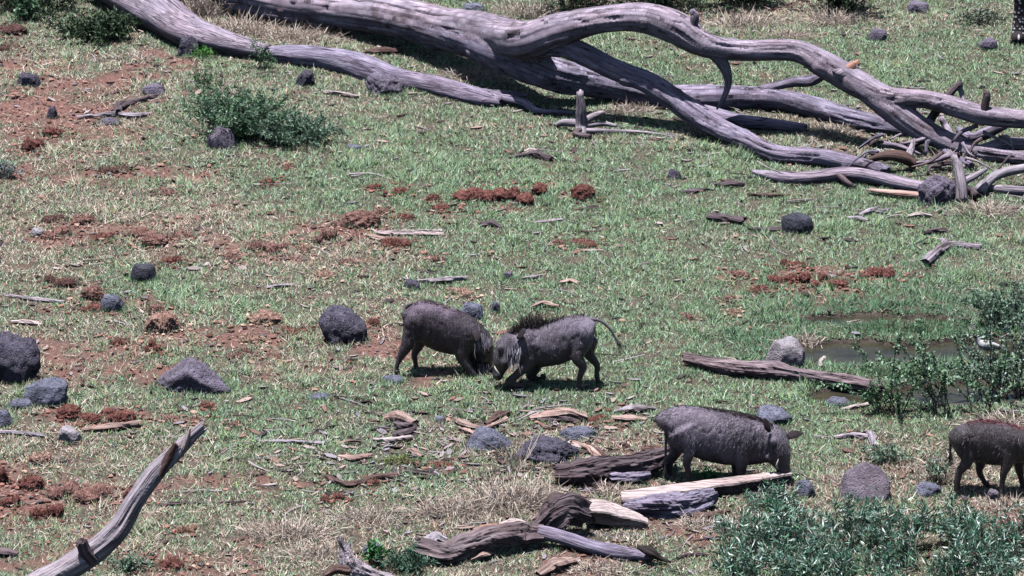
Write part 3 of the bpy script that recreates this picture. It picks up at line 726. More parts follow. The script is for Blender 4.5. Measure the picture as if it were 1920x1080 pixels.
limb('hanging_spur', [(1338, 96, 251, 16), (1355, 118, 250, 12), (1365, 145, 249, 8), (1364, 165, 249, 6), (1356, 185, 249, 5), (1345, 203, 249, 2)], WOOD, tree, org, 7, seg=12, step=.012)
bs = limb('torn_stub', [(1575, 140, 267, 16), (1590, 131, 265, 14), (1602, 124, 264, 12)], WOOD, tree, org, 8, seg=16, step=.012, jag=.5)
limb('torn_heartwood', [(1588, 131, 267, 9), (1597, 125, 266, 9), (1606, 119, 265, 6)], BREAK, bs, org, 8, seg=10, step=.012, jag=1.0)
limb('broken_stub', [(1846, 214, 300, 9), (1847, 195, 300, 8), (1851, 178, 300, 7), (1848, 172, 300, 4)], WOODD, tree, org, 9, seg=12, step=.012)
limb('side_branch', [(1745, 225, 284, 8), (1768, 190, 282, 8), (1790, 165, 280, 7), (1800, 158, 280, 5)], WOODD, tree, org, 10, seg=12, step=.015)
limb('side_branch', [(1798, 160, 279, 5), (1805, 180, 280, 5), (1812, 200, 283, 4)], WOODG, tree, org, 11, seg=10, step=.015)
limb('side_branch', [(1430, 168, 205, 8), (1480, 155, 202, 9), (1520, 152, 200, 11), (1545, 140, 205, 8)], WOODL, tree, org, 12, seg=12, step=.02)
limb('side_branch', [(1330, 215, 232, 17), (1380, 226, 240, 15), (1450, 233, 246, 11), (1505, 240, 248, 9)], WOODL, tree, org, 13, seg=14)
limb('side_branch', [(1690, 196, 274, 14), (1720, 225, 278, 15), (1745, 252, 284, 12), (1775, 285, 296, 8), (1820, 310, 318, 6)], WOODL, tree, org, 14, seg=14)
limb('side_branch', [(1765, 222, 262, 6), (1775, 240, 264, 7), (1788, 262, 280, 6)], WOOD, tree, org, 15, seg=10, step=.02)
limb('side_branch', [(1880, 235, 285, 10), (1850, 250, 280, 11), (1822, 258, 276, 9), (1800, 245, 268, 7)], WOODL, tree, org, 16, seg=12, step=.02)
limb('side_branch', [(1830, 285, 300, 12), (1880, 271, 296, 12), (1940, 270, 296, 12)], WOOD, tree, org, 17, seg=12, step=.02)

for i in range(26):
    x0 = random.uniform(1640, 1900); rw = random.uniform(275, 345); hgt = random.uniform(10, 60); a = random.uniform(-1, 1)
    ln = random.uniform(30, 95); r0 = random.uniform(2.2, 5.5)
    limb('twig', [(x0, rw - hgt, rw, r0), (x0 + a * ln * .5 + random.uniform(-8, 8), rw - hgt * .8 + random.uniform(-12, 12), rw + 3, r0 * .8), (x0 + a * ln, max(rw - hgt * .3, 0) + random.uniform(-12, 4), rw + 6, r0 * .45)], random.choice([WOODL, WOODG, WOODD, WOOD]), tree, org, 200 + i, seg=8, step=.03, rough=.2)
def log(name, label, cat, spec, mat, seed, group=None, rough=.12, groove=.07, seg=14, step=.03, jag=.9, flat=1.0, parts=(), chunk=0.0):
    row = spec[len(spec) // 2]; org = ground(row[0], row[2])
    if parts:
        root = thing(name, label, cat, org, group)
        limb('stem', spec, mat, root, org, seed, rough, groove, seg, step, jag, flat, chunk)
        for nm, sp, m in parts:
            seed += 31; limb(nm, sp, m, root, org, seed, rough, groove, 12, .015, min(jag, .6), 1.0, chunk)
        return root
    o = limb(name, spec, mat, None, org, seed, rough, groove, seg, step, jag, flat, chunk); o.location = org
    return tag(o, label, cat, group)
log('fallen_log', 'pale grey log slanting from the top left under the trunk', 'log',
    [(210, -30, 5, 42), (260, 2, 36, 40), (310, 30, 62, 37), (355, 56, 84, 33), (420, 78, 100, 24), (490, 96, 112, 16)], WOOD, 41, seg=24, rough=.09)
log('fallen_log', 'rough grey log lying on the ground beneath the arching trunk', 'log',
    [(505, 100, 112, 14), (560, 104, 120, 19), (640, 116, 132, 21), (690, 130, 146, 24), (750, 148, 162, 20), (830, 165, 178, 18), (900, 182, 194, 16), (935, 190, 200, 10)], WOODL, 42, seg=20, rough=.14,
    parts=[('splinter', [(890, 172, 186, 8), (950, 176, 188, 6), (990, 178, 190, 3)], WOODL), ('splinter', [(930, 182, 196, 9), (980, 192, 204, 8), (1010, 208, 215, 6), (1075, 212, 218, 3)], WOODL)])
log('dead_branch', 'long low grey branch lying in front of the fallen tree', 'branch',
    [(1415, 322, 328, 4), (1450, 330, 340, 9), (1510, 334, 346, 13), (1590, 326, 340, 14), (1650, 334, 348, 13), (1700, 346, 358, 13), (1742, 354, 364, 13)], WOOD, 43, seg=16,
    parts=[('twig', [(1575, 330, 345, 6), (1590, 343, 352, 5), (1603, 350, 354, 3)], WOODD)])
log('dead_branch', 'upright stubby grey branch leaning over the rough rock', 'branch', [(1790, 296, 372, 6), (1797, 315, 374, 10), (1802, 345, 378, 11), (1804, 372, 380, 12)], WOODG, 44, seg=12, step=.015,
    parts=[('twig', [(1800, 345, 378, 8), (1828, 330, 372, 6), (1848, 318, 366, 4)], WOODG), ('twig', [(1800, 352, 378, 10), (1818, 358, 376, 9), (1828, 366, 378, 8)], WOODD)])
log('dead_branch', 'pale grey branch end rising past the right edge', 'branch', [(1838, 356, 366, 12), (1850, 342, 362, 9), (1880, 324, 355, 9), (1940, 312, 348, 9)], WOODG, 45, seg=12, step=.02)
log('dead_branch', 'thin purple grey branch flat on the ground at the right edge', 'branch', [(1850, 352, 358, 6), (1890, 356, 364, 9), (1945, 360, 368, 10)], WOODG, 46, seg=12, step=.02)
log('rotten_plank', 'splintered reddish plank in front of the low branch', 'wood', [(1632, 356, 364, 5), (1680, 362, 370, 9), (1730, 366, 374, 8)], BARK, 47, seg=10, step=.02, flat=.6)
log('curled_bark', 'curled brown sheet of bark under the forked branch', 'bark', [(1620, 306, 318, 4), (1655, 292, 322, 9), (1690, 294, 322, 12), (1712, 306, 322, 9)], WOODB, 48, seg=12, step=.015, parts=[('flap', [(1700, 300, 318, 8), (1708, 280, 312, 6), (1714, 262, 306, 3)], WOODG)])
rt = log('broken_root', 'small upright pale root crown in the tree shadow', 'root', [(1088, 176, 250, 6), (1090, 205, 250, 9), (1090, 235, 250, 10), (1090, 252, 254, 9)], WOODG, 49, seg=12, step=.015,
    parts=[('rootlet', [(1090, 232, 250, 8), (1060, 230, 244, 7), (1044, 234, 240, 5)], WOODG), ('rootlet', [(1090, 230, 250, 7), (1112, 218, 246, 6), (1130, 211, 244, 4)], WOODG), ('rootlet', [(1095, 236, 250, 6), (1130, 232, 244, 5), (1155, 236, 244, 3)], WOODG),
           ('rootlet', [(1090, 245, 252, 8), (1080, 252, 258, 7), (1105, 256, 260, 5)], WOODD), ('rootlet', [(1100, 245, 252, 5), (1150, 246, 250, 4), (1205, 248, 252, 3), (1270, 256, 259, 2)], WOODG)])
log('fallen_log', 'split brown log lying beside the muddy pool', 'log', [(1288, 674, 684, 7), (1330, 682, 694, 12), (1390, 690, 704, 14), (1440, 693, 708, 15), (1500, 702, 716, 13), (1570, 714, 726, 13), (1645, 725, 736, 10)], wood('split_log', (.06, .045, .055), (.20, .155, .17), (.42, .35, .37), .9, .018), 50, seg=26, step=.02, rough=.18, chunk=.28,
    parts=[('bark_strip', [(1284, 666, 676, 5), (1350, 678, 688, 7), (1420, 683, 692, 5), (1470, 682, 690, 4)], WOODD)])
log('broken_branch', 'grey broken branch rising from the bottom left corner', 'branch', [(-30, 1150, 1165, 29), (60, 1102, 1150, 25), (150, 1050, 1143, 23), (215, 1000, 1140, 21), (255, 940, 1138, 19), (290, 888, 1136, 17), (325, 852, 1135, 15), (348, 830, 1134, 13), (368, 812, 1134, 10)], WOODG, 51, seg=28, step=.012, rough=.12, groove=.09, jag=2.2, chunk=.10,
    parts=[('bark_strip', [(300, 888, 1140, 7), (316, 858, 1139, 8), (328, 834, 1139, 5)], WOODB), ('knot_stub', [(168, 1044, 1147, 14), (159, 1034, 1148, 14), (154, 1022, 1149, 12)], WOODD), ('splinter', [(345, 838, 1139, 6), (352, 818, 1139, 5), (356, 804, 1139, 2)], WOODP)])
# log pile, bottom centre
log('rotten_log', 'hollow dark rotten log behind the grazing warthog', 'log', [(1060, 893, 908, 20), (1095, 890, 908, 24), (1140, 880, 902, 22), (1190, 872, 896, 24), (1235, 860, 888, 18), (1262, 846, 878, 10)], WOODD, 60, seg=20, rough=.22, groove=.14,
    parts=[('knot_stub', [(1068, 890, 900, 14), (1058, 880, 896, 12), (1066, 872, 892, 8)], WOODD), ('splinter', [(1150, 896, 910, 10), (1190, 893, 908, 9), (1215, 890, 905, 6)], WOODL), ('splinter', [(1095, 905, 912, 8), (1125, 908, 914, 7), (1150, 912, 917, 4)], WOODD)])
def plank(name, label, spec, thick, mat_top, mat_side, seed):
    """spec rows: px, py (top centre), row, half width px across depth -> a split plank: wedge section"""
    row = spec[len(spec) // 2]; org = ground(row[0], row[2]); root = thing(name, label, 'plank', org)
    A = catmull(np.array(spec, float), 5); top, side, wp = [], [], []
    for k, (px, py, rw, hw) in enumerate(A):
        Y = at(px, rw)[1]; c = P(px, py, Y) - org; w = hw / ppm(Y) / SP * .36; j = .012 * vnoise(np.array([[k * .5, seed, .3]]))[0] + .008 * vnoise(np.array([[k * .9, seed, .9]]))[0]
        j2 = .02 * vnoise(np.array([[k * .6, seed + 5, .3]]))[0]
        top.append([c + [0, w + j, .008], c + [0, -w + j2, -.004], c + [0, -w + j2 - .004, -.02]]); side.append([c + [0, w + j - .002, .004], c + [0, -w + j2 + .002, -.008], c + [0, -w * .85 + j2 * 2, -thick * (1 + 6 * j)], c + [0, w * .8, -thick]])
    for nm, arr, mt, closed in (('split_face', np.array(top), mat_top, False), ('underside', np.array(side), mat_side, True)):
        m, q = arr.shape[:2]; V = arr.reshape(-1, 3); F = []
        for i in range(m - 1):
            for j in range(q if closed else q - 1):
                k2 = (j + 1) % q; F += [(i * q + j, i * q + k2, (i + 1) * q + k2), (i * q + j, (i + 1) * q + k2, (i + 1) * q + j)]
        if closed:
            for e in (0, m - 1): F += [(e * q, e * q + 1, e * q + 2), (e * q, e * q + 2, e * q + 3)]
        w_ = np.stack([V[:, 1], V[:, 2] + seed, V[:, 0]], 1)
        mesh_np(nm, V, F, mt, root, smooth=False, wp=w_)
plank('split_plank', 'long pale split plank in front of the grazing warthog', [(1165, 930, 955, 18), (1240, 919, 946, 17), (1320, 908, 935, 15), (1400, 897, 922, 12), (1450, 890, 914, 8), (1484, 885, 908, 5)], .10, WOODP, WOODD, 3)
log('lichen_log', 'blue grey lichen crusted log under the pale plank', 'log', [(1182, 950, 962, 18), (1215, 951, 966, 24), (1260, 950, 967, 25), (1300, 943, 962, 20), (1335, 930, 950, 13)], WOODL, 61, seg=18, rough=.22, groove=.12, jag=.4)
plank('split_wedge', 'short cream split wedge of wood tapering to the right', [(1098, 948, 985, 24), (1130, 948, 986, 26), (1165, 958, 988, 20), (1195, 968, 990, 12), (1215, 976, 991, 5)], .13, WOODP, BARK, 7)
log('rotten_stump', 'dark blocky stump beside the cream wedge', 'stump', [(1020, 985, 1008, 20), (1045, 966, 1008, 30), (1065, 958, 1006, 30), (1088, 965, 1002, 22)], WOODD, 62, seg=18, rough=.25, groove=.18, jag=.5, parts=[('split_face', [(1008, 985, 1000, 6), (1028, 965, 998, 9), (1045, 945, 994, 6)], WOODP)])
log('gnarled_log', 'gnarled grey log with torn orange break at bottom centre', 'log', [(798, 1030, 1052, 20), (835, 1036, 1052, 21), (880, 1022, 1046, 22), (925, 1006, 1038, 24), (970, 1000, 1030, 24), (1002, 1000, 1026, 16)], wood('gnarled_wood', (.05, .038, .042), (.17, .135, .145), (.37, .315, .32), .8, .022, .7), 63, seg=20, rough=.22, groove=.16,
    parts=[('pale_knob', [(806, 1020, 1045, 16), (815, 1014, 1042, 17), (828, 1018, 1042, 12)], WOODG), ('torn_break', [(895, 998, 1030, 8), (920, 992, 1028, 9), (948, 986, 1026, 5)], BREAK), ('splinter', [(940, 985, 1024, 5), (965, 978, 1022, 6), (990, 985, 1024, 4)], WOODP)])
log('dead_branch', 'purple grey branch sloping right from the gnarled log', 'branch', [(955, 990, 1022, 10), (1000, 996, 1024, 14), (1060, 1010, 1030, 14), (1110, 1026, 1040, 14), (1170, 1038, 1048, 13), (1215, 1044, 1054, 8)], WOODL, 64, seg=14)
log('charred_chunk', 'black triangular chunk of wood at the branch tip', 'wood', [(1196, 1026, 1060, 6), (1218, 1034, 1060, 17), (1236, 1046, 1060, 11), (1256, 1054, 1062, 4)], wood('charred_wood', (.008, .007, .007), (.022, .018, .018), (.08, .07, .07), .5, .012), 65, seg=10, step=.02, flat=.5, jag=.3)
log('splintered_root', 'splintered grey root standing at the bottom edge', 'root', [(640, 1018, 1090, 5), (648, 1036, 1090, 12), (655, 1060, 1092, 17), (690, 1078, 1095, 13), (725, 1085, 1098, 8)], WOODG, 66, seg=14, step=.015, rough=.22, groove=.2, jag=1.8,
    parts=[('splinter', [(655, 1020, 1086, 3), (654, 1040, 1088, 6), (656, 1055, 1090, 7)], WOODG), ('splinter', [(612, 1078, 1098, 6), (630, 1068, 1096, 9), (650, 1070, 1096, 10)], WOODB)])
# ------------------------------------------------------------------ stones
SKIRT = []
def stone(px, base, w, h, kind, label, seed, facets=9, peak=0.0, flat=False, name='stone', rough=1.0, tilt=False):
    S0 = ppm(at(px, base)[1]); W = w / S0; D = W * (.72 if not flat else .8)
    if flat: D = h / S0 / SP * .85
    Hh = max(.03, (h / S0 - D * .5 * SP) / CP) if not flat else .035
    c = at(px, base - D * .5 * SP * S0); c[2] = float(gz(c[0], c[1]))
    v, f = ico(4); r = np.random.default_rng(seed)
    nrm = unit(r.normal(0, 1, (facets + 4, 3))); nrm[0] = (0.1, -.1, 1); nrm = unit(nrm); off = r.uniform(.74, 1.0, len(nrm)); off[0] = .78
    if tilt: nrm[0] = unit(np.array([.05, -.62, .78])); off[0] = .28
    q = v @ nrm.T; with_ = np.where(q > .05, off / np.maximum(q, .05), 9)
    rad = np.minimum(with_.min(1), 1.12)
    srt = np.sort(with_, 1); e = srt[:, 1] - srt[:, 0]; rad = rad - .035 * np.exp(-e / .06)
    p = v * rad[:, None]
    p = p * (1 + rough * (.13 * fbm(v * 2.2 + seed, 3, seed) + .065 * fbm(v * 7 + seed, 3, seed + 3) + .025 * fbm(v * 18 + seed, 2, seed + 5)))[:, None]
    if peak: p[:, 0] *= 1 - peak * np.clip((p[:, 2] + .2), 0, 1.2) * .75
    ext = np.ptp(p, axis=0)
    z0 = -.25 * ext[2]
    p[:, 2] = np.maximum(p[:, 2], z0) - z0
    p = p / np.array([ext[0], ext[1], np.ptp(p[:, 2])]) * np.array([W, D, Hh + .042]); p[:, 2] -= .042
    a = r.uniform(-.12, .12); 
    o = mesh_np(name, p, f, ROCKS[kind], smooth=True, loc=c); SKIRT.append((c[0], c[1], W, D))
    return tag(o, label, 'stone', 'stones scattered over the grass')
STONES = [
 (642, 648, 92, 72, 'dark', 'rounded dark pitted boulder left of the fighting warthogs', 14, 0, 1.0),
 (362, 741, 142, 64, 'purple', 'purple grey peaked boulder, widest in the left half', 12, .75, .8),
 (22, 722, 122, 96, 'dark', 'big dark rough boulder cut by the left edge', 12, .25, 1.4),
 (91, 764, 84, 52, 'blue', 'blue grey angular rock just right of the big edge boulder', 9, 0, .8),
 (8, 801, 38, 32, 'blue', 'small blue grey rock at the left edge below the boulders', 9, 0, .8),
 (38, 768, 52, 20, 'blue', 'low flat bluish rock between two rocks at the left', 8, 0, .8),
 (132, 832, 44, 33, 'pale', 'small rock with pale top and dark base near red dung', 8, 0, .7),
 (270, 531, 48, 37, 'black', 'blocky black stone left of centre', 7, 0, .4),
 (209, 585, 52, 34, 'blue', 'blue grey stone tucked against brown dung', 9, 0, .8),
 (414, 283, 54, 43, 'purple', 'rounded grey stone in front of the green shrub', 10, 0, .7),
 (52, 166, 50, 29, 'dark', 'dark bluish stone on the red soil at upper left', 8, .3, .6),
 (287, 183, 44, 24, 'purple', 'low purplish stone beside the forked twig', 9, 0, .8),
 (352, 108, 42, 42, 'dark', 'dark creviced rock at the foot of the pale log', 9, 0, 1.5),
 (573, 164, 37, 34, 'dark', 'small jagged dark rock near the rough log', 7, .2, 1.3),
 (722, 183, 76, 44, 'purple', 'rough grey rock pushed against the rough log', 10, 0, 1.6),
 (1491, 442, 62, 40, 'black', 'angular blue black stone on the right grass', 7, 0, .6),
 (1646, 79, 37, 24, 'purple', 'grey stone on the grass beyond the fallen tree', 8, 0, .8),
 (1722, 28, 42, 26, 'purple', 'grey stone near the top right, farthest of the three', 8, 0, .8),
 (1852, 96, 38, 25, 'purple', 'dull grey stone near the right edge beyond the tree', 9, 0, 1.0),
 (1472, 694, 76, 58, 'pale', 'whitish boulder behind the split brown log', 9, .2, .7),
 (1446, 800, 72, 36, 'blue', 'smooth blue grey stone behind the grazing warthog', 9, 0, .6),
 (1620, 944, 96, 70, 'flat', 'large flat topped lilac stone above the silvery shrub', 6, 0, .5),
 (1741, 930, 52, 28, 'blue', 'flat grey stone between the lilac stone and right warthog', 8, 0, .7),
 (1574, 764, 54, 24, 'blue', 'low grey stone below the split brown log', 9, 0, .9),
 (914, 848, 92, 46, 'blue', 'domed blue grey stone among bark at centre bottom', 12, 0, .8),
 (1020, 874, 124, 50, 'dark', 'broad dark crumbly rock touching the domed stone', 12, 0, 1.5),
 (1084, 828, 72, 26, 'blue', 'flat slate blue stone behind the dark crumbly rock', 8, 0, .7),
 (1757, 387, 78, 58, 'purple', 'knobbly grey rock among the branch ends', 12, 0, 1.8),
 (1264, 336, 27, 20, 'dark', 'small dark stone on the grass below the drooping branch', 7, 0, 1.0),
 (888, 601, 44, 34, 'blue', 'blue grey stone just behind the left fighting warthog', 9, 0, .8),
 (930, 586, 17, 22, 'blue', 'tiny upright bluish stone behind the fighting pair', 7, 0, .8),
 (953, 524, 19, 16, 'purple', 'tiny grey stone above the fighting pair', 7, 0, .8),
 (824, 792, 22, 13, 'blue', 'tiny bluish stone below the fighting pair', 7, 0, .8),
 (1509, 934, 36, 34, 'blue', 'small bluish stone at the left edge of the silvery shrub', 7, 0, .8),
 (98, 222, 21, 22, 'dark', 'small dark pointed stone on red soil', 7, .3, .8),
 (888, 24, 44, 18, 'blue', 'bluish stone half hidden behind the trunk', 7, 0, .8),
 (772, 543, 34, 20, 'dark', 'dark brownish lump touching the grey stick', 9, 0, 1.4),
 (736, 720, 44, 14, 'blue', 'flat grey stone before the left fighter hind foot', 7, 0, .8),
 (70, 445, 26, 18, 'pale', 'small pale stone by the dung at far left', 7, 0, .8),
 (600, 752, 46, 12, 'blue', 'barely raised bluish stone below the dark boulder', 8, 0, .6),
 (665, 282, 34, 13, 'blue', 'low bluish stone right of the green shrub', 8, 0, .6),
 (206, 236, 40, 14, 'purple', 'low lilac stone below the forked twig', 8, 0, .7),
 (1370, 1052, 30, 14, 'flat', 'small lilac stone below the log pile', 8, 0, .7),
 (1862, 942, 26, 26, 'flat', 'small rosy stone before the right warthog front foot', 7, 0, .7),
 (700, 1040, 40, 22, 'blue', 'small bluish stone between the two bottom plants', 8, 0, .8)]
for i, (px, b, w, h, k, lab, fc, pk, ro) in enumerate(STONES):
    stone(px, b, w, h, k, lab, 100 + i, max(4, fc - 3), pk, rough=ro, tilt='lilac stone above' in lab)

# ------------------------------------------------------------------ dung
def lump(c, r, seed, sub=3):
    v, f = ico(sub)
    k = 1 + .34 * fbm(v * 1.6 + seed, 3, seed) + .24 * fbm(v * 4 + seed, 3, seed + 1) + .13 * fbm(v * 11 + seed, 2, seed + 2)
    p = v * k[:, None] * np.array(r); p[:, 2] = np.maximum(p[:, 2], -.35 * r[2]); return p + np.array(c), f
FCOL = {'red': ((.09, .032, .028), (.38, .19, .15)), 'brown': ((.12, .06, .05), (.48, .32, .26)), 'tan': ((.26, .15, .11), (.62, .46, .34)), 'dark': ((.05, .028, .026), (.28, .18, .14))}
def dung(px, base, w, h, kind, label, seed, n=1, name='dung_pile', fib=1.0):
    S0 = ppm(at(px, base)[1]); W = w / S0; r = np.random.default_rng(seed)
    D = min(W * .7, h / S0 / SP * .6) if n > 1 else W * .7
    H = max(.025, (h / S0 - D * .45 * SP) / CP)
    c = at(px, base - D * .5 * SP * S0); c[2] = float(gz(c[0], c[1]))
    grp = 'dung piles on the grass'; SKIRT.append((c[0], c[1], W, D))
    if n == 1:
        p, f = lump((0, 0, H * .26), (W * .5, D * .5, H * .60), seed, 4)
        root = mesh_np(name, p, f, DUNG[kind], smooth=True, loc=c); tag(root, label, 'dung', grp)
        spots = [((0, 0), W * .5, D * .5, H)]
    else:
        root = thing(name, label, 'dung', c, grp); spots = []
        for i in range(n):
            t_ = (i + .5) / n - .5
            rr = r.uniform(.6, 1.0) * max(W / n * .75, min(H, D) * .32); x, y = t_ * (W - rr) + r.normal(0, W * .02), r.uniform(-.45, .45) * D
            hz = H * r.uniform(.55, 1.0) * (1 - .5 * abs(t_))
            p, f = lump((x, y, hz * .28), (rr, min(rr, D * .45), hz * .62), seed + i)
            mesh_np('dung_ball', p, f, DUNG[kind], root, smooth=True); spots.append(((x, y), rr, min(rr, D * .45), hz))
    # fibres sticking out
    m = int(min(420, 40 + 900 * W) * fib)
    P_, D_ = [], []
    for _ in range(m):
        (x, y), a, b, hz = spots[r.integers(len(spots))]; d = unit(r.normal(0, 1, 3)); d[2] = abs(d[2])
        P_.append([x + d[0] * a * .97, y + d[1] * b * .97, hz * .28 + d[2] * hz * .60]); D_.append(d + r.normal(0, .8, 3))
    lo, hi = FCOL[kind]; g = r.random(m)[:, None]
    V, F, C = strands(np.array(P_), np.array(D_), r.uniform(.012, .045, m), r.uniform(.003, .006, m), np.array(lo) * (1 - g) + np.array(hi) * g, .4)
    o = mesh_np('fibres', V, F, FIBRE, root, col=C); o['kind'] = 'stuff'
    m = int(min(90, 14 + 150 * W)); bv, bf = ico(0); sz = np.minimum(r.lognormal(-4.6, .5, m), .022)      # crumbs fallen round it
    xy = r.normal(0, 1, (m, 2)) * [W * .55, max(D, .12) * .8]
    V = bv[None] * (1 + r.normal(0, .3, (m, 12, 1))) * (sz[:, None] * [1.3, 1.2, .6])[:, None] + np.concatenate([xy, (gz(c[0] + xy[:, 0], c[1] + xy[:, 1]) - c[2] + .014)[:, None]], 1)[:, None]
    g = r.random(m)[:, None]
    o = mesh_np('crumbs', V.reshape(-1, 3), (bf[None] + 12 * np.arange(m)[:, None, None]).reshape(-1, 3), FIBRE, root, col=np.repeat(np.array(lo) * (1 - g) + np.array(hi) * g, 12, 0)); o['kind'] = 'stuff'
DUNGS = [
 (938, 386, 178, 42, 'red', 'long heap of red fibrous dung in the upper middle', 7), (1092, 378, 42, 34, 'red', 'single round red dung ball right of the long heap', 1),
 (678, 430, 66, 36, 'brown', 'rounded brown dung ball above the pale double stick', 1), (636, 428, 30, 14, 'brown', 'small brown dung bit left of the rounded ball', 1),
 (272, 446, 60, 30, 'brown', 'upper of two brown dung lumps left of centre', 2), (290, 464, 50, 26, 'brown', 'lower of two brown dung lumps left of centre', 1),
 (340, 450, 50, 18, 'brown', 'broken brown dung trailing right from the two lumps', 3),
 (742, 469, 60, 24, 'red', 'crumbled red dung below the pale double stick', 3), (500, 482, 86, 30, 'brown', 'scattered brown dung cluster, left middle', 5), (435, 492, 40, 18, 'brown', 'small brown dung left of the middle cluster', 2),
 (305, 626, 58, 44, 'tan', 'large pale brown dung ball left of the dark boulder', 1), (292, 586, 30, 14, 'brown', 'small dung cap above the large pale ball', 1),
 (497, 608, 58, 28, 'tan', 'oval tan dung ball near the dark boulder', 1), (550, 628, 60, 16, 'red', 'dark red flattened dung strip beside the dark boulder', 3),
 (222, 796, 66, 38, 'red', 'bright red dung mound, right part of a pair', 3), (130, 790, 46, 34, 'red', 'dark red round dung, left part of a pair', 1), (170, 797, 44, 26, 'red', 'low red dung bridging the pair of mounds', 2),
 (75, 872, 46, 24, 'tan', 'pale domed dung cap at lower left', 1), (60, 920, 46, 30, 'red', 'maroon dung ball at lower left', 1),
 (120, 936, 62, 42, 'brown', 'reddish brown dung, left half of a big pat', 2), (175, 941, 74, 38, 'brown', 'grassy brown dung, right half of a big pat', 2),
 (87, 981, 68, 38, 'red', 'bright red crumbly dung heap near the bottom left', 4), (18, 952, 42, 26, 'red', 'small red dung heap near the left edge', 3), (4, 908, 24, 36, 'red', 'red dung cut by the left edge', 1),
 (250, 950, 36, 38, 'red', 'red dung ball behind the rising broken branch', 1),
 (1510, 540, 150, 30, 'red', 'wide crumbled red dung patch on the right grass', 9), (1490, 503, 60, 16, 'red', 'loose red dung above the wide patch', 4), (1645, 530, 66, 30, 'red', 'red dung patch right of the wide patch', 4), (1385, 524, 48, 18, 'brown', 'thin brown dung left of the wide patch', 3),
 (1425, 548, 34, 12, 'red', 'few red dung crumbs below the wide patch', 2), (1375, 590, 24, 10, 'tan', 'lone small tan dung bit below the wide patch', 1), (1365, 566, 30, 12, 'brown', 'lone brown dung bit left of the wet grass', 2),
 (62, 285, 46, 34, 'red', 'red clod at the upper left, lower of two', 2), (97, 258, 36, 24, 'red', 'red clod at the upper left, upper of two', 2),
 (612, 456, 46, 30, 'brown', 'brown dung cluster right of the middle cluster', 4), (650, 496, 32, 16, 'brown', 'small reddish dung above the left fighter', 2), (611, 523, 38, 14, 'tan', 'flat orange tan dung cap', 1), (570, 472, 24, 14, 'tan', 'small pale dung cap near the brown cluster', 1),
 (753, 366, 32, 20, 'red', 'small red dung clump left of the long heap', 2), (812, 380, 24, 16, 'red', 'tiny red dung ball near the long heap', 1), (826, 400, 40, 16, 'red', 'loose red dung below the long heap', 3), (703, 358, 28, 14, 'red', 'loose red dung far left of the long heap', 2), (715, 402, 30, 20, 'brown', 'brown dung tuft above the rounded ball', 2), (760, 412, 34, 18, 'red', 'reddish dung tuft right of the rounded ball', 2),
 (1093, 466, 52, 16, 'red', 'small red dung strip right of centre', 2), (1048, 462, 20, 12, 'brown', 'tiny brown dung left of the red strip', 1),
 (105, 446, 58, 26, 'brown', 'brown dung lump at the far left middle', 2), (156, 421, 42, 18, 'brown', 'flat brown dung above the far left lump', 1), (100, 418, 44, 16, 'dark', 'dark flat dung at the far left middle', 2), (190, 455, 50, 16, 'red', 'loose red dung right of the far left lump', 3),
 (474, 643, 36, 16, 'tan', 'pale flat dung cap with dark rim', 1), (455, 672, 60, 18, 'brown', 'crumbled brown dung below the pale cap', 4), (515, 676, 30, 12, 'brown', 'small brown dung crumbs near the peaked boulder', 2),
 (176, 568, 42, 34, 'brown', 'brown clod left of the blue stone', 1), (182, 586, 62, 16, 'red', 'red crumbs in front of the brown clod', 4), (112, 540, 64, 26, 'dark', 'grey brown clump with dry bits, far left', 3), (320, 500, 40, 22, 'red', 'red dung right of the black stone', 3),
 (822, 492, 30, 16, 'brown', 'small brown dung chip above the fighters', 2), (652, 530, 0, 0, '', '', 0), (700, 612, 20, 14, 'red', 'tiny red dung right of the dark boulder', 1), (870, 556, 40, 18, 'tan', 'tan dung behind the left fighter shoulder', 2),
 (225, 645, 32, 14, 'red', 'small red dung left of the large pale ball', 2), (285, 660, 40, 22, 'red', 'red dung crumbs below the large pale ball', 3), (390, 768, 22, 12, 'red', 'tiny red dung below the peaked boulder', 1),
 (440, 800, 32, 14, 'brown', 'small brown dung with grey chip below the boulder', 2), (320, 792, 34, 12, 'brown', 'flat brown dung left of the branch tip', 1), (366, 792, 22, 10, 'brown', 'flat brown dung chip at the branch tip', 1),
 (320, 1072, 50, 26, 'red', 'red dung at the bottom edge near the branch', 3), (370, 1058, 20, 14, 'tan', 'pale dung chip at the bottom edge', 1), (345, 998, 28, 12, 'red', 'tiny red dung right of the rising branch', 2),
 (700, 912, 22, 12, 'red', 'tiny red dung under the curved brown stick', 1), (610, 945, 18, 12, 'red', 'tiny red dung left of the dry tufts', 1), (635, 940, 22, 14, 'red', 'tiny red dung beside the dry tufts', 1), (825, 878, 60, 10, 'red', 'thin red dung streak above the dry tuft', 3),
 (1115, 792, 40, 14, 'red', 'red dung crumbs beside the bark slabs', 2), (20, 65, 60, 26, 'dark', 'dark red clod at the top left', 2), (20, 92, 50, 16, 'dark', 'dark clod below the top left clod', 2), (500, 345, 30, 12, 'red', 'small red dung below the green shrub', 2), (540, 318, 24, 12, 'red', 'red crumbs right of the shrub base', 2), (215, 325, 60, 16, 'dark', 'dark dung patch at the upper left', 3), (310, 365, 40, 14, 'brown', 'brown dung bits at the upper left', 2), (1290, 600, 20, 12, 'brown', 'pinkish dung bit by the wet grass', 1)]
for i, (px, b, w, h, k, lab, n) in enumerate(DUNGS):
    if w: dung(px, b, w, h, k, lab, 300 + i, n)

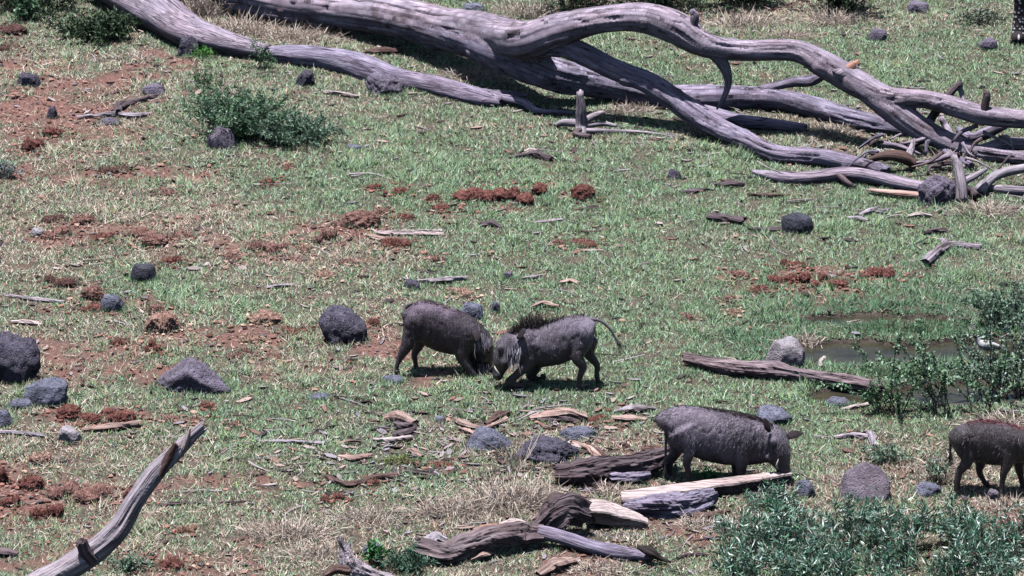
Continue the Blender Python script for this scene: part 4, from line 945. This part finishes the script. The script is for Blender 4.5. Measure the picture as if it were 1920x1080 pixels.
# ------------------------------------------------------------------ sticks, chips and bark on the grass
def stick(label, pts, mat, seed, name='stick', cat='stick', parts=(), jag=1.2, flat=.8, rough=.2):
    spec = [(px, py - r * .6, py + r * .35, r) for px, py, r in pts]
    return log(name, label, cat, spec, mat, seed, 'loose sticks and wood on the grass' if not parts else 'loose sticks and wood on the grass', rough, .09, 9, .02, jag, flat,
               [(nm, [(px, py - r * .6, py + r * .35, r) for px, py, r in sp], m) for nm, sp, m in parts], .55)
stick('pale twin pronged stick beside the rounded brown dung', [(700, 434, 3), (715, 440, 5), (770, 441, 5), (829, 441, 4)], WOODP, 70, parts=[('prong', [(712, 437, 3), (770, 436, 3.5), (827, 434, 3)], WOODP), ('prong', [(690, 445, 4), (720, 452, 5), (765, 450, 4)], BARK)])
stick('long pale stick at the far left', [(12, 556, 3.5), (60, 563, 5), (115, 568, 4)], WOODG, 71)
stick('short whitish stick at the far left edge', [(26, 606, 4), (50, 607, 6), (75, 609, 4)], WOODP, 72)
stick('grey stick lying above the left fighter', [(786, 529, 4), (825, 528, 6), (868, 524, 5)], WOODG, 73)
stick('short thick charcoal log right of centre', [(1338, 411, 8), (1362, 414, 9), (1384, 418, 9)], WOODD, 74, name='short_log')
stick('brown stick touching the blue black stone', [(1407, 432, 4), (1432, 434, 6), (1460, 433, 6)], WOODD, 75)
stick('thin brown stick above the blue black stone', [(1405, 367, 3.5), (1440, 368, 4.5), (1477, 368, 3)], WOODB, 76)
stick('bent grey broken branch on the right grass', [(1738, 494, 9), (1756, 478, 9), (1776, 466, 9), (1800, 464, 8), (1832, 464, 6)], WOODG, 77, name='bent_branch', parts=[('knob', [(1772, 466, 7), (1770, 457, 6), (1766, 452, 4)], WOODG)])
stick('small dark brown stick right of the blue black stone', [(1736, 438, 4), (1750, 436, 6), (1768, 434, 5)], WOODD, 78)
stick('dark flat stick chunk below the long low branch', [(1345, 349, 5), (1368, 347, 8), (1390, 348, 5)], WOODD, 79)
stick('dark driftwood piece in the upper middle grass', [(958, 297, 3), (985, 295, 6), (1005, 294, 9), (1027, 299, 6)], WOODD, 80, parts=[('pale_face', [(985, 288, 4), (998, 286, 6), (1008, 291, 4)], WOODP)])
stick('thin pale green stick in the middle grass', [(1000, 418, 2.5), (1025, 417, 4), (1050, 415, 4)], WOODG, 81)
stick('curved dark red stick at the bottom middle', [(616, 898, 6), (640, 910, 7), (668, 910, 7), (700, 899, 6), (738, 895, 7)], WOODB, 82)
stick('short grey stick above the dry tuft', [(764, 886, 4), (790, 889, 5), (816, 892, 4)], WOODD, 83)
stick('forked weathered twig on the red soil at upper left', [(150, 221, 4), (185, 219, 5), (215, 216, 6), (250, 219, 6), (280, 214, 3)], WOODG, 84, parts=[('prong', [(222, 216, 8), (222, 205, 8), (245, 196, 6), (290, 184, 5)], WOODD)])
stick('pinkish pale stick below the red dung mounds', [(160, 807, 4), (200, 805, 8), (252, 799, 8)], BARK, 85)
stick('grey split stick at the left edge below the rocks', [(-10, 812, 4), (30, 814, 5), (78, 818, 4)], WOODG, 86)
stick('dark stick running off the lower left edge', [(-10, 1038, 8), (10, 1040, 9), (26, 1041, 6)], WOODD, 87)
stick('pale bleached stick near the rough grey rock', [(612, 175, 4), (640, 178, 5), (668, 183, 4)], WOODP, 88)
stick('thin grey stick in the middle grass near the tiny stone', [(980, 523, 2.5), (1000, 521, 4), (1014, 518, 2.5)], WOODG, 89)
stick('thin pale stick beside the small red strip', [(1092, 472, 2.5), (1110, 472, 3.5), (1127, 471, 3)], WOODP, 90)
stick('dark thin stick above the charcoal log', [(1278, 361, 3), (1300, 360, 4.5), (1322, 357, 3)], WOODD, 91)
stick('thin twig right of the rising broken branch', [(296, 950, 2.5), (330, 946, 4), (380, 944, 2.5), (470, 940, 2)], WOODD, 92)
stick('thin grey sticks near the lower left middle', [(485, 828, 2.5), (540, 829, 3.5), (605, 833, 4)], WOODG, 93)
stick('slim pale stick left of the domed stone bark', [(705, 826, 4), (735, 828, 6), (768, 823, 5)], WOODP, 94, parts=[('dark_piece', [(738, 818, 5), (758, 816, 7), (776, 808, 5)], WOODD)])
stick('flat grey bark sheet behind the fighting pair', [(1000, 576, 4), (1018, 572, 8), (1042, 575, 5)], BARK, 95, name='bark_sheet', cat='bark', flat=.5)
stick('pale peach bark slab above the slate stone', [(1000, 785, 6), (1030, 783, 12), (1065, 780, 13), (1092, 786, 8)], BARK, 96, name='bark_slab', cat='bark', parts=[('torn_edge', [(1010, 790, 4), (1050, 789, 5), (1085, 791, 3)], WOODD)])
stick('grey weathered board left of the grazing warthog back', [(1154, 772, 3), (1185, 769, 9), (1222, 769, 5)], WOODG, 97, name='grey_board', cat='wood', flat=.5)
stick('pale bark curls beneath the grey board', [(1155, 786, 5), (1180, 789, 8), (1206, 789, 5)], BARK, 98, name='bark_curl', cat='bark')
stick('whitish crumpled bark lump left of the domed stone', [(728, 786, 8), (748, 788, 14), (770, 794, 9)], BARK, 99, name='bark_lump', cat='bark', rough=.3, parts=[('flake', [(745, 800, 7), (762, 806, 8), (776, 800, 5)], WOODD)])
stick('torn bark resting behind the domed stone', [(855, 790, 5), (872, 800, 8), (910, 805, 5), (945, 790, 6)], BARK, 110, name='torn_bark', cat='bark', rough=.25, parts=[('flake', [(912, 798, 4), (935, 785, 8), (955, 775, 4)], WOODB), ('flake', [(862, 806, 4), (885, 815, 6), (905, 820, 3)], BARK)])
stick('curled bark right of the dark crumbly rock', [(1078, 832, 4), (1105, 845, 7), (1118, 858, 8), (1134, 866, 4)], BARK, 111, name='bark_curl', cat='bark', parts=[('flake', [(1100, 838, 4), (1122, 850, 6), (1138, 858, 3)], WOODB)])
stick('peach bark chunk at the bottom edge', [(1018, 1078, 10), (1042, 1066, 16), (1072, 1056, 8)], BARK, 112, name='bark_chunk', cat='bark', flat=.6)
stick('peach bark chip under the gnarled log', [(890, 1050, 6), (905, 1046, 10), (922, 1040, 6)], BARK, 113, name='bark_chip', cat='bark', flat=.6)
stick('brown bark chips below the small red strip of dung', [(1055, 530, 4), (1070, 528, 6), (1082, 532, 4)], BARK, 114, name='bark_chip', cat='bark', flat=.5)
stick('small dark and white bark knob in the middle', [(908, 424, 6), (922, 424, 8), (936, 428, 4)], WOODD, 115, name='bark_fragment', cat='bark', rough=.3, parts=[('pale_face', [(920, 420, 4), (930, 424, 5), (936, 430, 2)], WOODP)])
stick('greyish driftwood crossing on the right grass', [(1592, 410, 3), (1610, 412, 5), (1624, 414, 3)], WOODG, 116, parts=[('prong', [(1612, 405, 3), (1632, 398, 5), (1642, 393, 3)], WOODG)])
stick('creamy flat chip in front of the branch ends', [(1708, 406, 5), (1722, 405, 8), (1740, 406, 5)], WOODP, 117, name='wood_chip', cat='wood', flat=.4)
stick('pale stick below the low grey stone by the log', [(1580, 768, 2.5), (1605, 765, 5), (1630, 760, 4)], WOODP, 118)
stick('grey bark pieces between the warthogs on the right', [(1570, 822, 4), (1600, 820, 6), (1636, 822, 6)], WOODG, 119, parts=[('flake', [(1630, 815, 6), (1636, 828, 8), (1638, 840, 6)], WOODG)])
stick('flat pale chip left of the tan dung cap', [(505, 540, 4), (525, 539, 7), (545, 536, 4)], WOODG, 120, name='wood_chip', cat='wood', flat=.4)
stick('small bark chip left of the curved dark stick', [(642, 858, 5), (665, 862, 8), (692, 856, 5)], BARK, 121, name='bark_chip', cat='bark', flat=.5)
stick('bark chips near the dry tuft top', [(768, 846, 4), (778, 850, 7), (790, 856, 4)], BARK, 122, name='bark_chip', cat='bark')
stick('small pale wood chip low on the left middle grass', [(640, 832, 4), (655, 830, 6), (672, 829, 4)], BARK, 123, name='wood_chip', cat='wood', flat=.5)
stick('arched dark twig below the log pile', [(1272, 1048, 2.5), (1290, 1042, 3.5), (1320, 1042, 3.5), (1335, 1046, 2)], WOODD, 124)
stick('brown rotten slab under the plank right end', [(1300, 968, 6), (1330, 970, 8), (1362, 962, 5)], WOODB, 125, name='rotten_slab', cat='wood', flat=.6)
stick('small bleached bone white stub by the pool log', [(1545, 672, 3), (1538, 680, 4), (1540, 690, 5)], WOODP, 126)
stick('reddish wood piece below the trunk fork', [(690, 100, 5), (720, 99, 8), (748, 98, 5)], WOODB, 127, name='rotten_slab', cat='wood')
stick('peach slab lying against the dark stump', [(1018, 940, 5), (1045, 936, 9), (1075, 936, 7), (1095, 932, 4)], BARK, 128, name='bark_slab', cat='bark', flat=.6)
stick('dark log fragment behind the grazing warthog tail', [(1208, 845, 5), (1225, 846, 8), (1240, 850, 6)], WOODB, 129, name='log_fragment', cat='wood')

# ------------------------------------------------------------------ plants
def plant(name, label, cat, px, row, w, h, nst, nleaf, ll, lw, cols, seed, depth=.6, droop=.25, spread=1.0, group='shrubs and leafy plants', stemr=.004, stemcol=None, base_h=0., clumps=None, bare=.15):
    """stems arch out of several crowns; leaves sit along the stems"""
    c = ground(px, row); r = np.random.default_rng(seed); root = thing(name, label, cat, c, group)
    SV, SF, LP, LD = [], [], [], []; o = 0
    for s in range(nst):
        if clumps is not None: b = np.array([*clumps[r.integers(len(clumps))], 0.]) + r.normal(0, .06, 3)
        else: b = np.array([r.normal(0, w * .10), r.normal(0, w * .10 * depth), 0.])
        b[2] = float(gz(c[0] + b[0], c[1] + b[1])) - c[2] - .01
        az = r.uniform(0, 2 * np.pi); out = r.random() ** .6
        e = b + np.array([math.cos(az) * w * .5 * out * spread, math.sin(az) * w * .5 * out * depth * spread, h * r.uniform(.45, 1.05) * (1 - .45 * out)])
        mid = (b + e) / 2 + np.array([0, 0, h * .16]) + r.normal(0, .03, 3)
        K = 9; t_ = np.linspace(0, 1, K)[:, None]; pth = (1 - t_) ** 2 * b + 2 * t_ * (1 - t_) * mid + t_ ** 2 * e + r.normal(0, .008, (K, 3)) * t_
        rad = stemr * (1 - .75 * t_)
        for k in range(3):
            an = k * 2.094; SV.append(pth + rad * np.array([[math.cos(an), math.sin(an), .3]]))
        for i in range(K - 1):
            for k in range(3):
                a_, b_ = o + k * K + i, o + ((k + 1) % 3) * K + i; SF += [(a_, b_, b_ + 1), (a_, b_ + 1, a_ + 1)]
        o += 3 * K
        m = max(1, int(nleaf / nst)); u = bare + (1 - bare) * r.random(m) ** .8; i = np.minimum((u * (K - 1)).astype(int), K - 2); fr = (u * (K - 1) - i)[:, None]
        q = pth[i] * (1 - fr) + pth[i + 1] * fr; tg = unit(pth[i + 1] - pth[i])
        LP.append(q + r.normal(0, ll * .25, (m, 3))); LD.append(tg * .6 + unit(r.normal(0, 1, (m, 3))) + np.array([0, 0, .35]))
    mesh_np('stems', np.vstack(SV), np.array(SF), LEAF, root, col=np.tile(stemcol or (.12, .10, .08), (o, 1)))
    Pn, Dn = np.vstack(LP), unit(np.vstack(LD)); n = len(Pn)
    Pn[:, 2] = np.maximum(Pn[:, 2], .01)
    s_ = unit(np.cross(Dn, r.normal(0, 1, (n, 3)))); L = ll * r.uniform(.6, 1.25, n)[:, None]; Wd = lw * r.uniform(.7, 1.2, n)[:, None] / 2
    tip = Pn + Dn * L - np.array([0, 0, 1]) * L * droop * r.random((n, 1)); md = Pn + Dn * L * .45
    V = np.stack([Pn, md + s_ * Wd, tip, md - s_ * Wd], 1).reshape(-1, 3); k = np.arange(n)[:, None] * 4
    F = np.concatenate([k + np.array([[0, 1, 2]]), k + np.array([[0, 2, 3]])])
    ci = r.integers(0, len(cols), n); C = np.array(cols)[ci] * r.uniform(.75, 1.25, n)[:, None]
    f_ = mesh_np('foliage', V, F, LEAF, root, col=np.repeat(C, 4, 0)); f_['kind'] = 'stuff'
    return root
GREY_G = [(.10, .19, .12), (.18, .30, .20), (.30, .42, .32), (.07, .13, .08)]
MID_G = [(.06, .14, .06), (.10, .21, .10), (.16, .29, .15), (.05, .10, .05)]
DARK_G = [(.02, .045, .022), (.04, .075, .04), (.06, .10, .05)]
SILV = [(.10, .235, .165), (.18, .36, .265), (.36, .54, .45), (.035, .10, .06), (.08, .22, .11), (.64, .74, .68), (.07, .18, .11), (.03, .08, .045), (.14, .11, .08)]
plant('feathery_shrub', 'feathery green shrub in front of the rough log at upper left', 'shrub', 445, 258, 1.25, .62, 110, 9000, .055, .015, MID_G + GREY_G + [(.13, .27, .14)], 1, depth=.7)
plant('feathery_shrub', 'lower spreading grey green shrub right of the grey stone', 'shrub', 560, 272, .95, .38, 80, 6000, .055, .013, GREY_G, 2, depth=.6)
plant('wispy_plant', 'thin upright wispy plant beside the pale log end', 'plant', 492, 130, .38, .42, 14, 420, .045, .010, MID_G, 3, depth=.6)
plant('wispy_plant', 'straggling stem left of the feathery shrub', 'plant', 385, 165, .5, .30, 10, 360, .045, .010, MID_G, 4, depth=.6)
r_ = np.random.default_rng(77)
cl = [(x, y) for x in np.linspace(-1.12, 1.05, 9) for y in (-.6, 0.0, .6) if r_.random() < .9]
cl = [(x + r_.normal(0, .08), y * (1 - .25 * abs(x)) + r_.normal(0, .06)) for x, y in cl]
plant('silvery_shrub', 'broad silvery green spiky shrub filling the bottom right corner', 'shrub', 1655, 1062, 0.56, .46, 340, 21000, .075, .0115, SILV, 5, depth=.8, clumps=cl, droop=.05, stemcol=(.10, .07, .05))
plant('silvery_shrub', 'small silvery outlying tuft left of the lilac stone', 'shrub', 1450, 955, .55, .26, 40, 1900, .055, .0085, SILV, 6, depth=.7, droop=.05)
plant('spindly_bush', 'spindly dark stemmed bush with small leaves by the pool', 'bush', 1752, 780, 1.35, 1.0, 24, 2700, .040, .022, MID_G + [(.20, .33, .20), (.30, .42, .31), (.22, .34, .24)], 7, depth=.6, clumps=[(-.35, .05), (0, 0), (.1, .15), (.4, .05)], stemr=.007, stemcol=(.035, .028, .028), bare=.15)
plant('spindly_bush', 'grey green twiggy bush at the right edge by the pool', 'bush', 1888, 740, 1.2, 1.05, 34, 3000, .042, .019, GREY_G + [(.32, .42, .36)], 8, depth=.6, stemr=.009, stemcol=(.16, .13, .12), bare=.2)
plant('spindly_bush', 'sparse low bush left of the dark stemmed bush', 'bush', 1665, 775, .55, .48, 16, 620, .040, .018, MID_G, 9, depth=.6, stemr=.007, stemcol=(.05, .04, .04), bare=.2)
plant('spindly_bush', 'pale grey twiggy bush above the right pool', 'bush', 1880, 610, 1.1, .50, 40, 3000, .045, .016, GREY_G, 10, depth=.6, stemr=.006, stemcol=(.22, .19, .18))
plant('leafy_weed', 'leafy weed before the right warthog rump', 'weed', 1760, 905, .5, .30, 24, 520, .05, .014, GREY_G + [(.25, .2, .15)], 11)
plant('leafy_weed', 'grey green weed behind the lilac stone', 'weed', 1660, 868, .55, .22, 22, 600, .05, .012, GREY_G, 12)
plant('broadleaf_weed', 'bright broad leaved green weed beside the splintered root', 'weed', 698, 1058, .30, .30, 12, 130, .085, .030, [(.05, .17, .06), (.09, .25, .09)], 13)
plant('leafy_weed', 'dark bluish green ferny weed at the bottom edge', 'weed', 765, 1075, .52, .26, 34, 1300, .05, .013, [(.04, .10, .06), (.07, .16, .10), (.10, .2, .14)], 14)
plant('leafy_weed', 'small grey green weed right of the rising branch foot', 'weed', 245, 1068, .40, .15, 20, 420, .045, .016, GREY_G, 15)
plant('leafy_weed', 'round leaved weed in the shade at the top left', 'weed', 48, 38, .42, .34, 22, 620, .055, .030, [(.07, .16, .08), (.16, .28, .17), (.05, .1, .05)], 16)
plant('leafy_weed', 'pale grey weed at the left edge', 'weed', 10, 335, .36, .22, 20, 600, .05, .012, [(.3, .34, .33), (.2, .26, .24)], 17)
plant('leafy_weed', 'bright green weed at the foot of the dark creviced rock', 'weed', 382, 108, .26, .14, 16, 300, .06, .010, [(.10, .30, .07), (.16, .38, .10)], 18)
plant('leafy_weed', 'low grey weed beyond the fallen tree at top right', 'weed', 1845, 45, .6, .22, 24, 560, .05, .016, [(.12, .15, .12), (.2, .25, .18), (.06, .07, .06)], 19)
plant('leafy_weed', 'green weed under the grazing warthog belly', 'weed', 1330, 893, .3, .07, 16, 260, .05, .011, [(.08, .26, .10), (.14, .34, .12)], 20)
plant('leafy_weed', 'yellow green mossy cushion near the curved dark stick', 'weed', 745, 868, .42, .06, 40, 900, .03, .007, [(.20, .26, .08), (.30, .34, .12), (.14, .18, .06)], 21)
# dark bushes just beyond the tree (top edge); the low second one is added as shadow
for i, (px, row, w, h, lab) in enumerate([(60, 16, 1.6, .6, 'dark bush at the top left corner'), (200, 70, 1.1, .30, 'added dark bush standing in for shadow left of the pale log'), (668, 14, .9, .9, 'dark bush peeping above the trunk'), (1080, 20, 1.7, 1.1, 'dark bush behind the arching limb'), (1230, 20, 1.4, 1.0, 'dark bush behind the top of the limb'),
                                     (1400, 10, 1.5, 1.0, 'dark bush at the top, right of the limb'), (1585, 24, 1.0, .9, 'dark leafy bush at the top between dry grasses')]):
    plant('dark_bush', lab, 'bush', px, row, w, h, 60, 4200, .06, .022, DARK_G, 40 + i, depth=.8, bare=.05)

def tuft(label, px, row, w, n, L, cols, seed, upright=.7, name='dry_grass_tuft', depth=.5):
    c = ground(px, row); r = np.random.default_rng(seed)
    b = np.stack([r.normal(0, w * .22, n), r.normal(0, w * .22 * depth, n), np.zeros(n)], 1)
    b[:, 2] = gz(c[0] + b[:, 0], c[1] + b[:, 1]) - c[2]
    d = unit(np.stack([b[:, 0] / w * 2 + r.normal(0, .7, n), b[:, 1] / w * 2 + r.normal(0, .7, n), np.full(n, upright) * r.uniform(.3, 1.6, n)], 1))
    ci = r.integers(0, len(cols), n); C = np.array(cols)[ci] * r.uniform(.7, 1.25, n)[:, None]
    V, F, C = strands(b, d, L * r.uniform(.35, 1.15, n), r.uniform(.004, .008, n), C, .7)
    V[:, 2] = np.maximum(V[:, 2], gz(c[0] + V[:, 0], c[1] + V[:, 1]) - c[2] + .004)
    o = mesh_np(name, V, F, STRAW, col=C, loc=c); tag(o, label, 'grass tuft', 'dry grass tufts')
DRYC = [(.44, .36, .29), (.58, .49, .41), (.72, .65, .56), (.28, .21, .17)]
for i, a in enumerate([('big dry straw tuft at the bottom middle, right half', 965, 948, .75, 1100, .36), ('big dry straw tuft at the bottom middle, left half', 860, 962, .7, 750, .24), ('dry greyish tuft at the lower left middle', 545, 1005, .75, 800, .24), ('flattened dry tuft left of the gnarled log', 690, 975, .8, 600, .18),
                       ('dry tuft at the bottom edge left of the root', 590, 1040, .6, 450, .18), ('dry straw between the two trunks at upper left', 450, 60, .8, 900, .30), ('dry straw under the trunk near the top', 560, 72, .8, 800, .26), ('tall dry straw behind the pale log', 385, 30, .6, 700, .36), ('dry straw below the trunk fork', 900, 145, .8, 700, .20),
                       ('dry straw behind the limb arch', 985, 28, .7, 600, .26), ('pinkish dry grass right of the limb top', 1400, 48, .8, 700, .24), ('pale dry grass at the top right middle', 1560, 40, .7, 600, .26), ('dry grass on the bank behind the limb', 1480, 70, .45, 500, .16), ('dry straw nest under the lower log', 1560, 250, .5, 500, .18),
                       ('straw heap at the right below the branch ends', 1850, 398, .6, 420, .24), ('dry grass under the forked branch', 1790, 300, .7, 500, .18), ('dry grass beneath the trunk shadow', 1180, 210, .5, 600, .16), ('dry grass along the drooping branch', 1320, 250, .6, 350, .14), ('dry grass at the left of the right warthog', 1770, 880, .3, 420, .16),
                       ('dry stalks on the rotten log', 1150, 925, .35, 260, .18), ('dry grass below the plank', 1330, 985, .6, 450, .14), ('dry grass at the bottom below the logs', 1130, 1070, .6, 500, .14), ('dry grass left of the lilac stone', 1570, 905, .5, 320, .14), ('straw beside the leaf strewn right edge', 1890, 950, .5, 300, .14),
                       ('tall dry stalks rising beside the dark crumbly rock', 965, 885, .16, 40, .55), ('dry pale frond on the upper left grass', 250, 110, .55, 180, .20), ('dry grass on the right bank of the pool', 1880, 800, .5, 420, .26), ('sedge along the left bank of the pool', 1500, 640, .4, 300, .12)]):
    tuft(*a, DRYC, 500 + i, upright=.55 if 'tall' not in a[0] else 1.6)
tuft('green sedge along the upper edge of the pool', 1700, 620, 1.2, 900, .14, [(.05, .14, .06), (.09, .20, .10), (.16, .26, .14), (.25, .22, .16)], 560, name='sedge_tuft', depth=.25)
tuft('green sedge between the two pools', 1700, 700, 1.2, 900, .14, [(.05, .14, .06), (.09, .20, .10), (.16, .26, .14), (.25, .22, .16)], 561, name='sedge_tuft', depth=.25)

# ------------------------------------------------------------------ grass growing round stones, twigs and chips strewn about
def skirt():
    pp, LL = [], []
    for cx, cy, W, D in SKIRT:
        n = int(90 + 700 * W); a = RNG.uniform(0, 6.283, n); k = RNG.uniform(.92, 1.18, n)
        pp.append(np.stack([cx + np.cos(a) * W * .5 * k, cy + np.sin(a) * D * .5 * k], 1)); LL.append(RNG.uniform(.02, .075, n) * (.7 + .5 * min(W / .4, 1)))
    xy = np.vstack(pp); L = np.concatenate(LL); n = len(xy); dry = zlook(xy[:, 0], xy[:, 1])[0]
    p = np.stack([xy[:, 0], xy[:, 1], gz(xy[:, 0], xy[:, 1]) - .004], 1)
    V, F = blade_tris(p, L, RNG.uniform(.005, .011, n), RNG.uniform(.1, 1.0, n), RNG.uniform(0, 6.3, n))
    isd = RNG.random(n) < dry * .9; c = np.where(isd[:, None], mixc((.34, .27, .21), (.70, .62, .52), RNG.random(n)), mixc((.09, .22, .09), (.36, .52, .34), RNG.random(n)))
    o = mesh_np('edge_grass', V, F, GRASS, col=np.repeat(c, 3, 0)); o['kind'] = 'stuff'
skirt()
def twigs():
    V, F, C = [], [], []; o = 0
    zones_ = [(1300, 230, 1.6, 1.0, 90), (1780, 330, .9, .9, 120), (1100, 930, .9, .7, 80), (1000, 800, 1.0, .6, 60), (700, 840, .8, .5, 30), (1180, 1030, .8, .5, 50), (700, 120, 1.2, .8, 60), (1880, 800, .5, .8, 40), (1400, 380, 1.2, 1.2, 40), (300, 800, 1.6, 2.5, 40), (900, 480, 2.0, 2.5, 40)]
    for px, row, sx, sy, n in zones_:
        c = at(px, row)
        for _ in range(n):
            x, y = c[0] + RNG.normal(0, sx), c[1] + RNG.normal(0, sy); a = RNG.uniform(0, 6.28); L = RNG.uniform(.08, .38); r = RNG.uniform(.003, .010)
            K = 5; t_ = np.linspace(-.5, .5, K)[:, None]; d = np.array([math.cos(a), math.sin(a), RNG.normal(0, .08)])
            pth = np.array([x, y, 0]) + t_ * L * d + np.array([-math.sin(a), math.cos(a), 0]) * RNG.normal(0, .12) * L * (t_ ** 2 * 4); pth[:, 2] += gz(pth[:, 0], pth[:, 1]) + .018
            for k in range(4):
                an = k * 1.571; V.append(pth + r * (1 - .5 * (t_ + .5)) * (math.cos(an) * np.array([-math.sin(a), math.cos(a), 0]) + math.sin(an) * np.array([0, 0, 1])))
            for i in range(K - 1):
                for k in range(4):
                    p0, p1 = o + k * K + i, o + ((k + 1) % 4) * K + i; F += [(p0, p1, p1 + 1), (p0, p1 + 1, p0 + 1)]
            cc = np.array([(.30, .27, .30), (.12, .09, .09), (.42, .38, .39), (.06, .045, .045)])[RNG.integers(4)] * RNG.uniform(.7, 1.2); C.append(np.tile(cc, (4 * K, 1))); o += 4 * K
    ob = mesh_np('twig_litter', np.vstack(V), np.array(F), STRAW, col=np.vstack(C)); ob['kind'] = 'stuff'
    n = 2600; x = RNG.uniform(-6, 6, n); y = RNG.uniform(-9, 12.5, n); m = n // 3
    for i, (px, row, sx, sy) in enumerate([(1100, 940, 1.0, .8), (1050, 800, 1.0, .5), (740, 850, .8, .6)]):
        c = at(px, row); q = slice(i * m // 3, (i + 1) * m // 3); k = len(x[q]); x[q] = c[0] + RNG.normal(0, sx, k); y[q] = c[1] + RNG.normal(0, sy, k)
    ok = poolmask(x, y) < .01; x, y = x[ok], y[ok]; n = len(x)
    a = RNG.uniform(0, 6.3, n); L = np.minimum(RNG.lognormal(-3.2, .45, n), .09); W = L * RNG.uniform(.25, .7, n); u = np.stack([np.cos(a), np.sin(a), RNG.normal(0, .1, n)], 1) * L[:, None]; w = np.stack([-np.sin(a), np.cos(a), RNG.normal(0, .14, n)], 1) * W[:, None]
    c = np.stack([x, y, gz(x, y) + .02], 1); dn = np.array([0, 0, -.012])
    top = np.stack([c - u, c - u * .2 - w * .6, c + u * .9 - w * .2, c + u * .6 + w * .5, c - u * .3 + w * .6], 1); V = np.concatenate([top, top * .85 + c[:, None] * .15 + dn], 1).reshape(-1, 3)
    k = np.arange(n)[:, None] * 10; F = [k + np.array([t_]) for t_ in ((0, 1, 2), (0, 2, 3), (0, 3, 4), *[(i, i + 5, (i + 1) % 5) for i in range(5)], *[((i + 1) % 5, i + 5, (i + 1) % 5 + 5) for i in range(5)])]
    cc = np.array([(.34, .26, .23), (.20, .12, .10), (.07, .05, .05), (.36, .31, .30), (.26, .24, .27), (.05, .04, .045)])[RNG.integers(0, 6, n)] * RNG.uniform(.7, 1.2, (n, 1))
    ob = mesh_np('wood_chips', V, np.concatenate(F), FIBRE, col=np.repeat(cc, 10, 0)); ob['kind'] = 'stuff'
twigs()

# ------------------------------------------------------------------ wading bird by the pool
def bird():
    c = ground(1850, 668); c[2] = -.03; root = thing('wading_bird', 'small black and white wading bird at the pool edge', 'bird', c)
    BW = plain('bird_white', (.42, .42, .43), .6); BK = plain('bird_black', (.02, .02, .022), .5); BG = plain('bird_grey', (.32, .31, .33), .6)
    v, f = loft([[-.13, 0, .12, .006, .008], [-.09, 0, .125, .03, .025], [-.02, 0, .13, .05, .045], [.04, 0, .145, .045, .045], [.075, 0, .17, .024, .026], [.09, 0, .20, .018, .019], [.10, 0, .215, .016, .016]], n=5, seg=16)
    V = v * np.array([-1, 1, 1]); mesh_np('body', V, f[:, ::-1], BW, root, smooth=True)
    v, f = ellip((-.105, 0, .222), (.026, .02, .021)); mesh_np('head', v, f, BK, root, smooth=True)
    v, f = loft([[-.125, 0, .22, .006, .006], [-.145, 0, .216, .004, .004], [-.165, 0, .21, .001, .001]], n=3, seg=8); mesh_np('beak', v, f, BK, root)
    for s in (-1, 1):
        v, f = loft([[-.03, s * .042, .145, .006, .02], [.03, s * .05, .14, .008, .034], [.09, s * .035, .128, .006, .02], [.15, s * .015, .12, .003, .005]], n=4, seg=10); mesh_np('wing', v, f, BG if s < 0 else BK, root, smooth=True)
        v, f = loft([[0, s * .018, .10, .006, .006], [.008, s * .018, .05, .004, .004], [0, s * .018, -.01, .004, .004]], side=(0, 1, 0), n=3, seg=6); mesh_np('leg', v, f, BK, root, smooth=True)
bird()
# lichen spotted trunk standing at the right edge, top
def spotted():
    t = NT('spotted_bark'); wp = t.attr('wp'); v = t.n('ShaderNodeTexVoronoi'); v.inputs['Scale'].default_value = 22; t.l(wp, v.inputs['Vector'])
    t.bump(v.outputs['Distance'], .6, .01); m = t.fin(t.ramp(v.outputs['Distance'], [(.28, (.6, .58, .6)), (.36, (.03, .026, .028))]), .85)
    log('spotted_stump', 'dark stump with white lichen spots at the top right edge', 'stump', [(1912, -10, 76, 12), (1914, 25, 76, 13), (1911, 60, 77, 13), (1910, 74, 80, 15)], m, 130, seg=14, step=.03)
spotted()
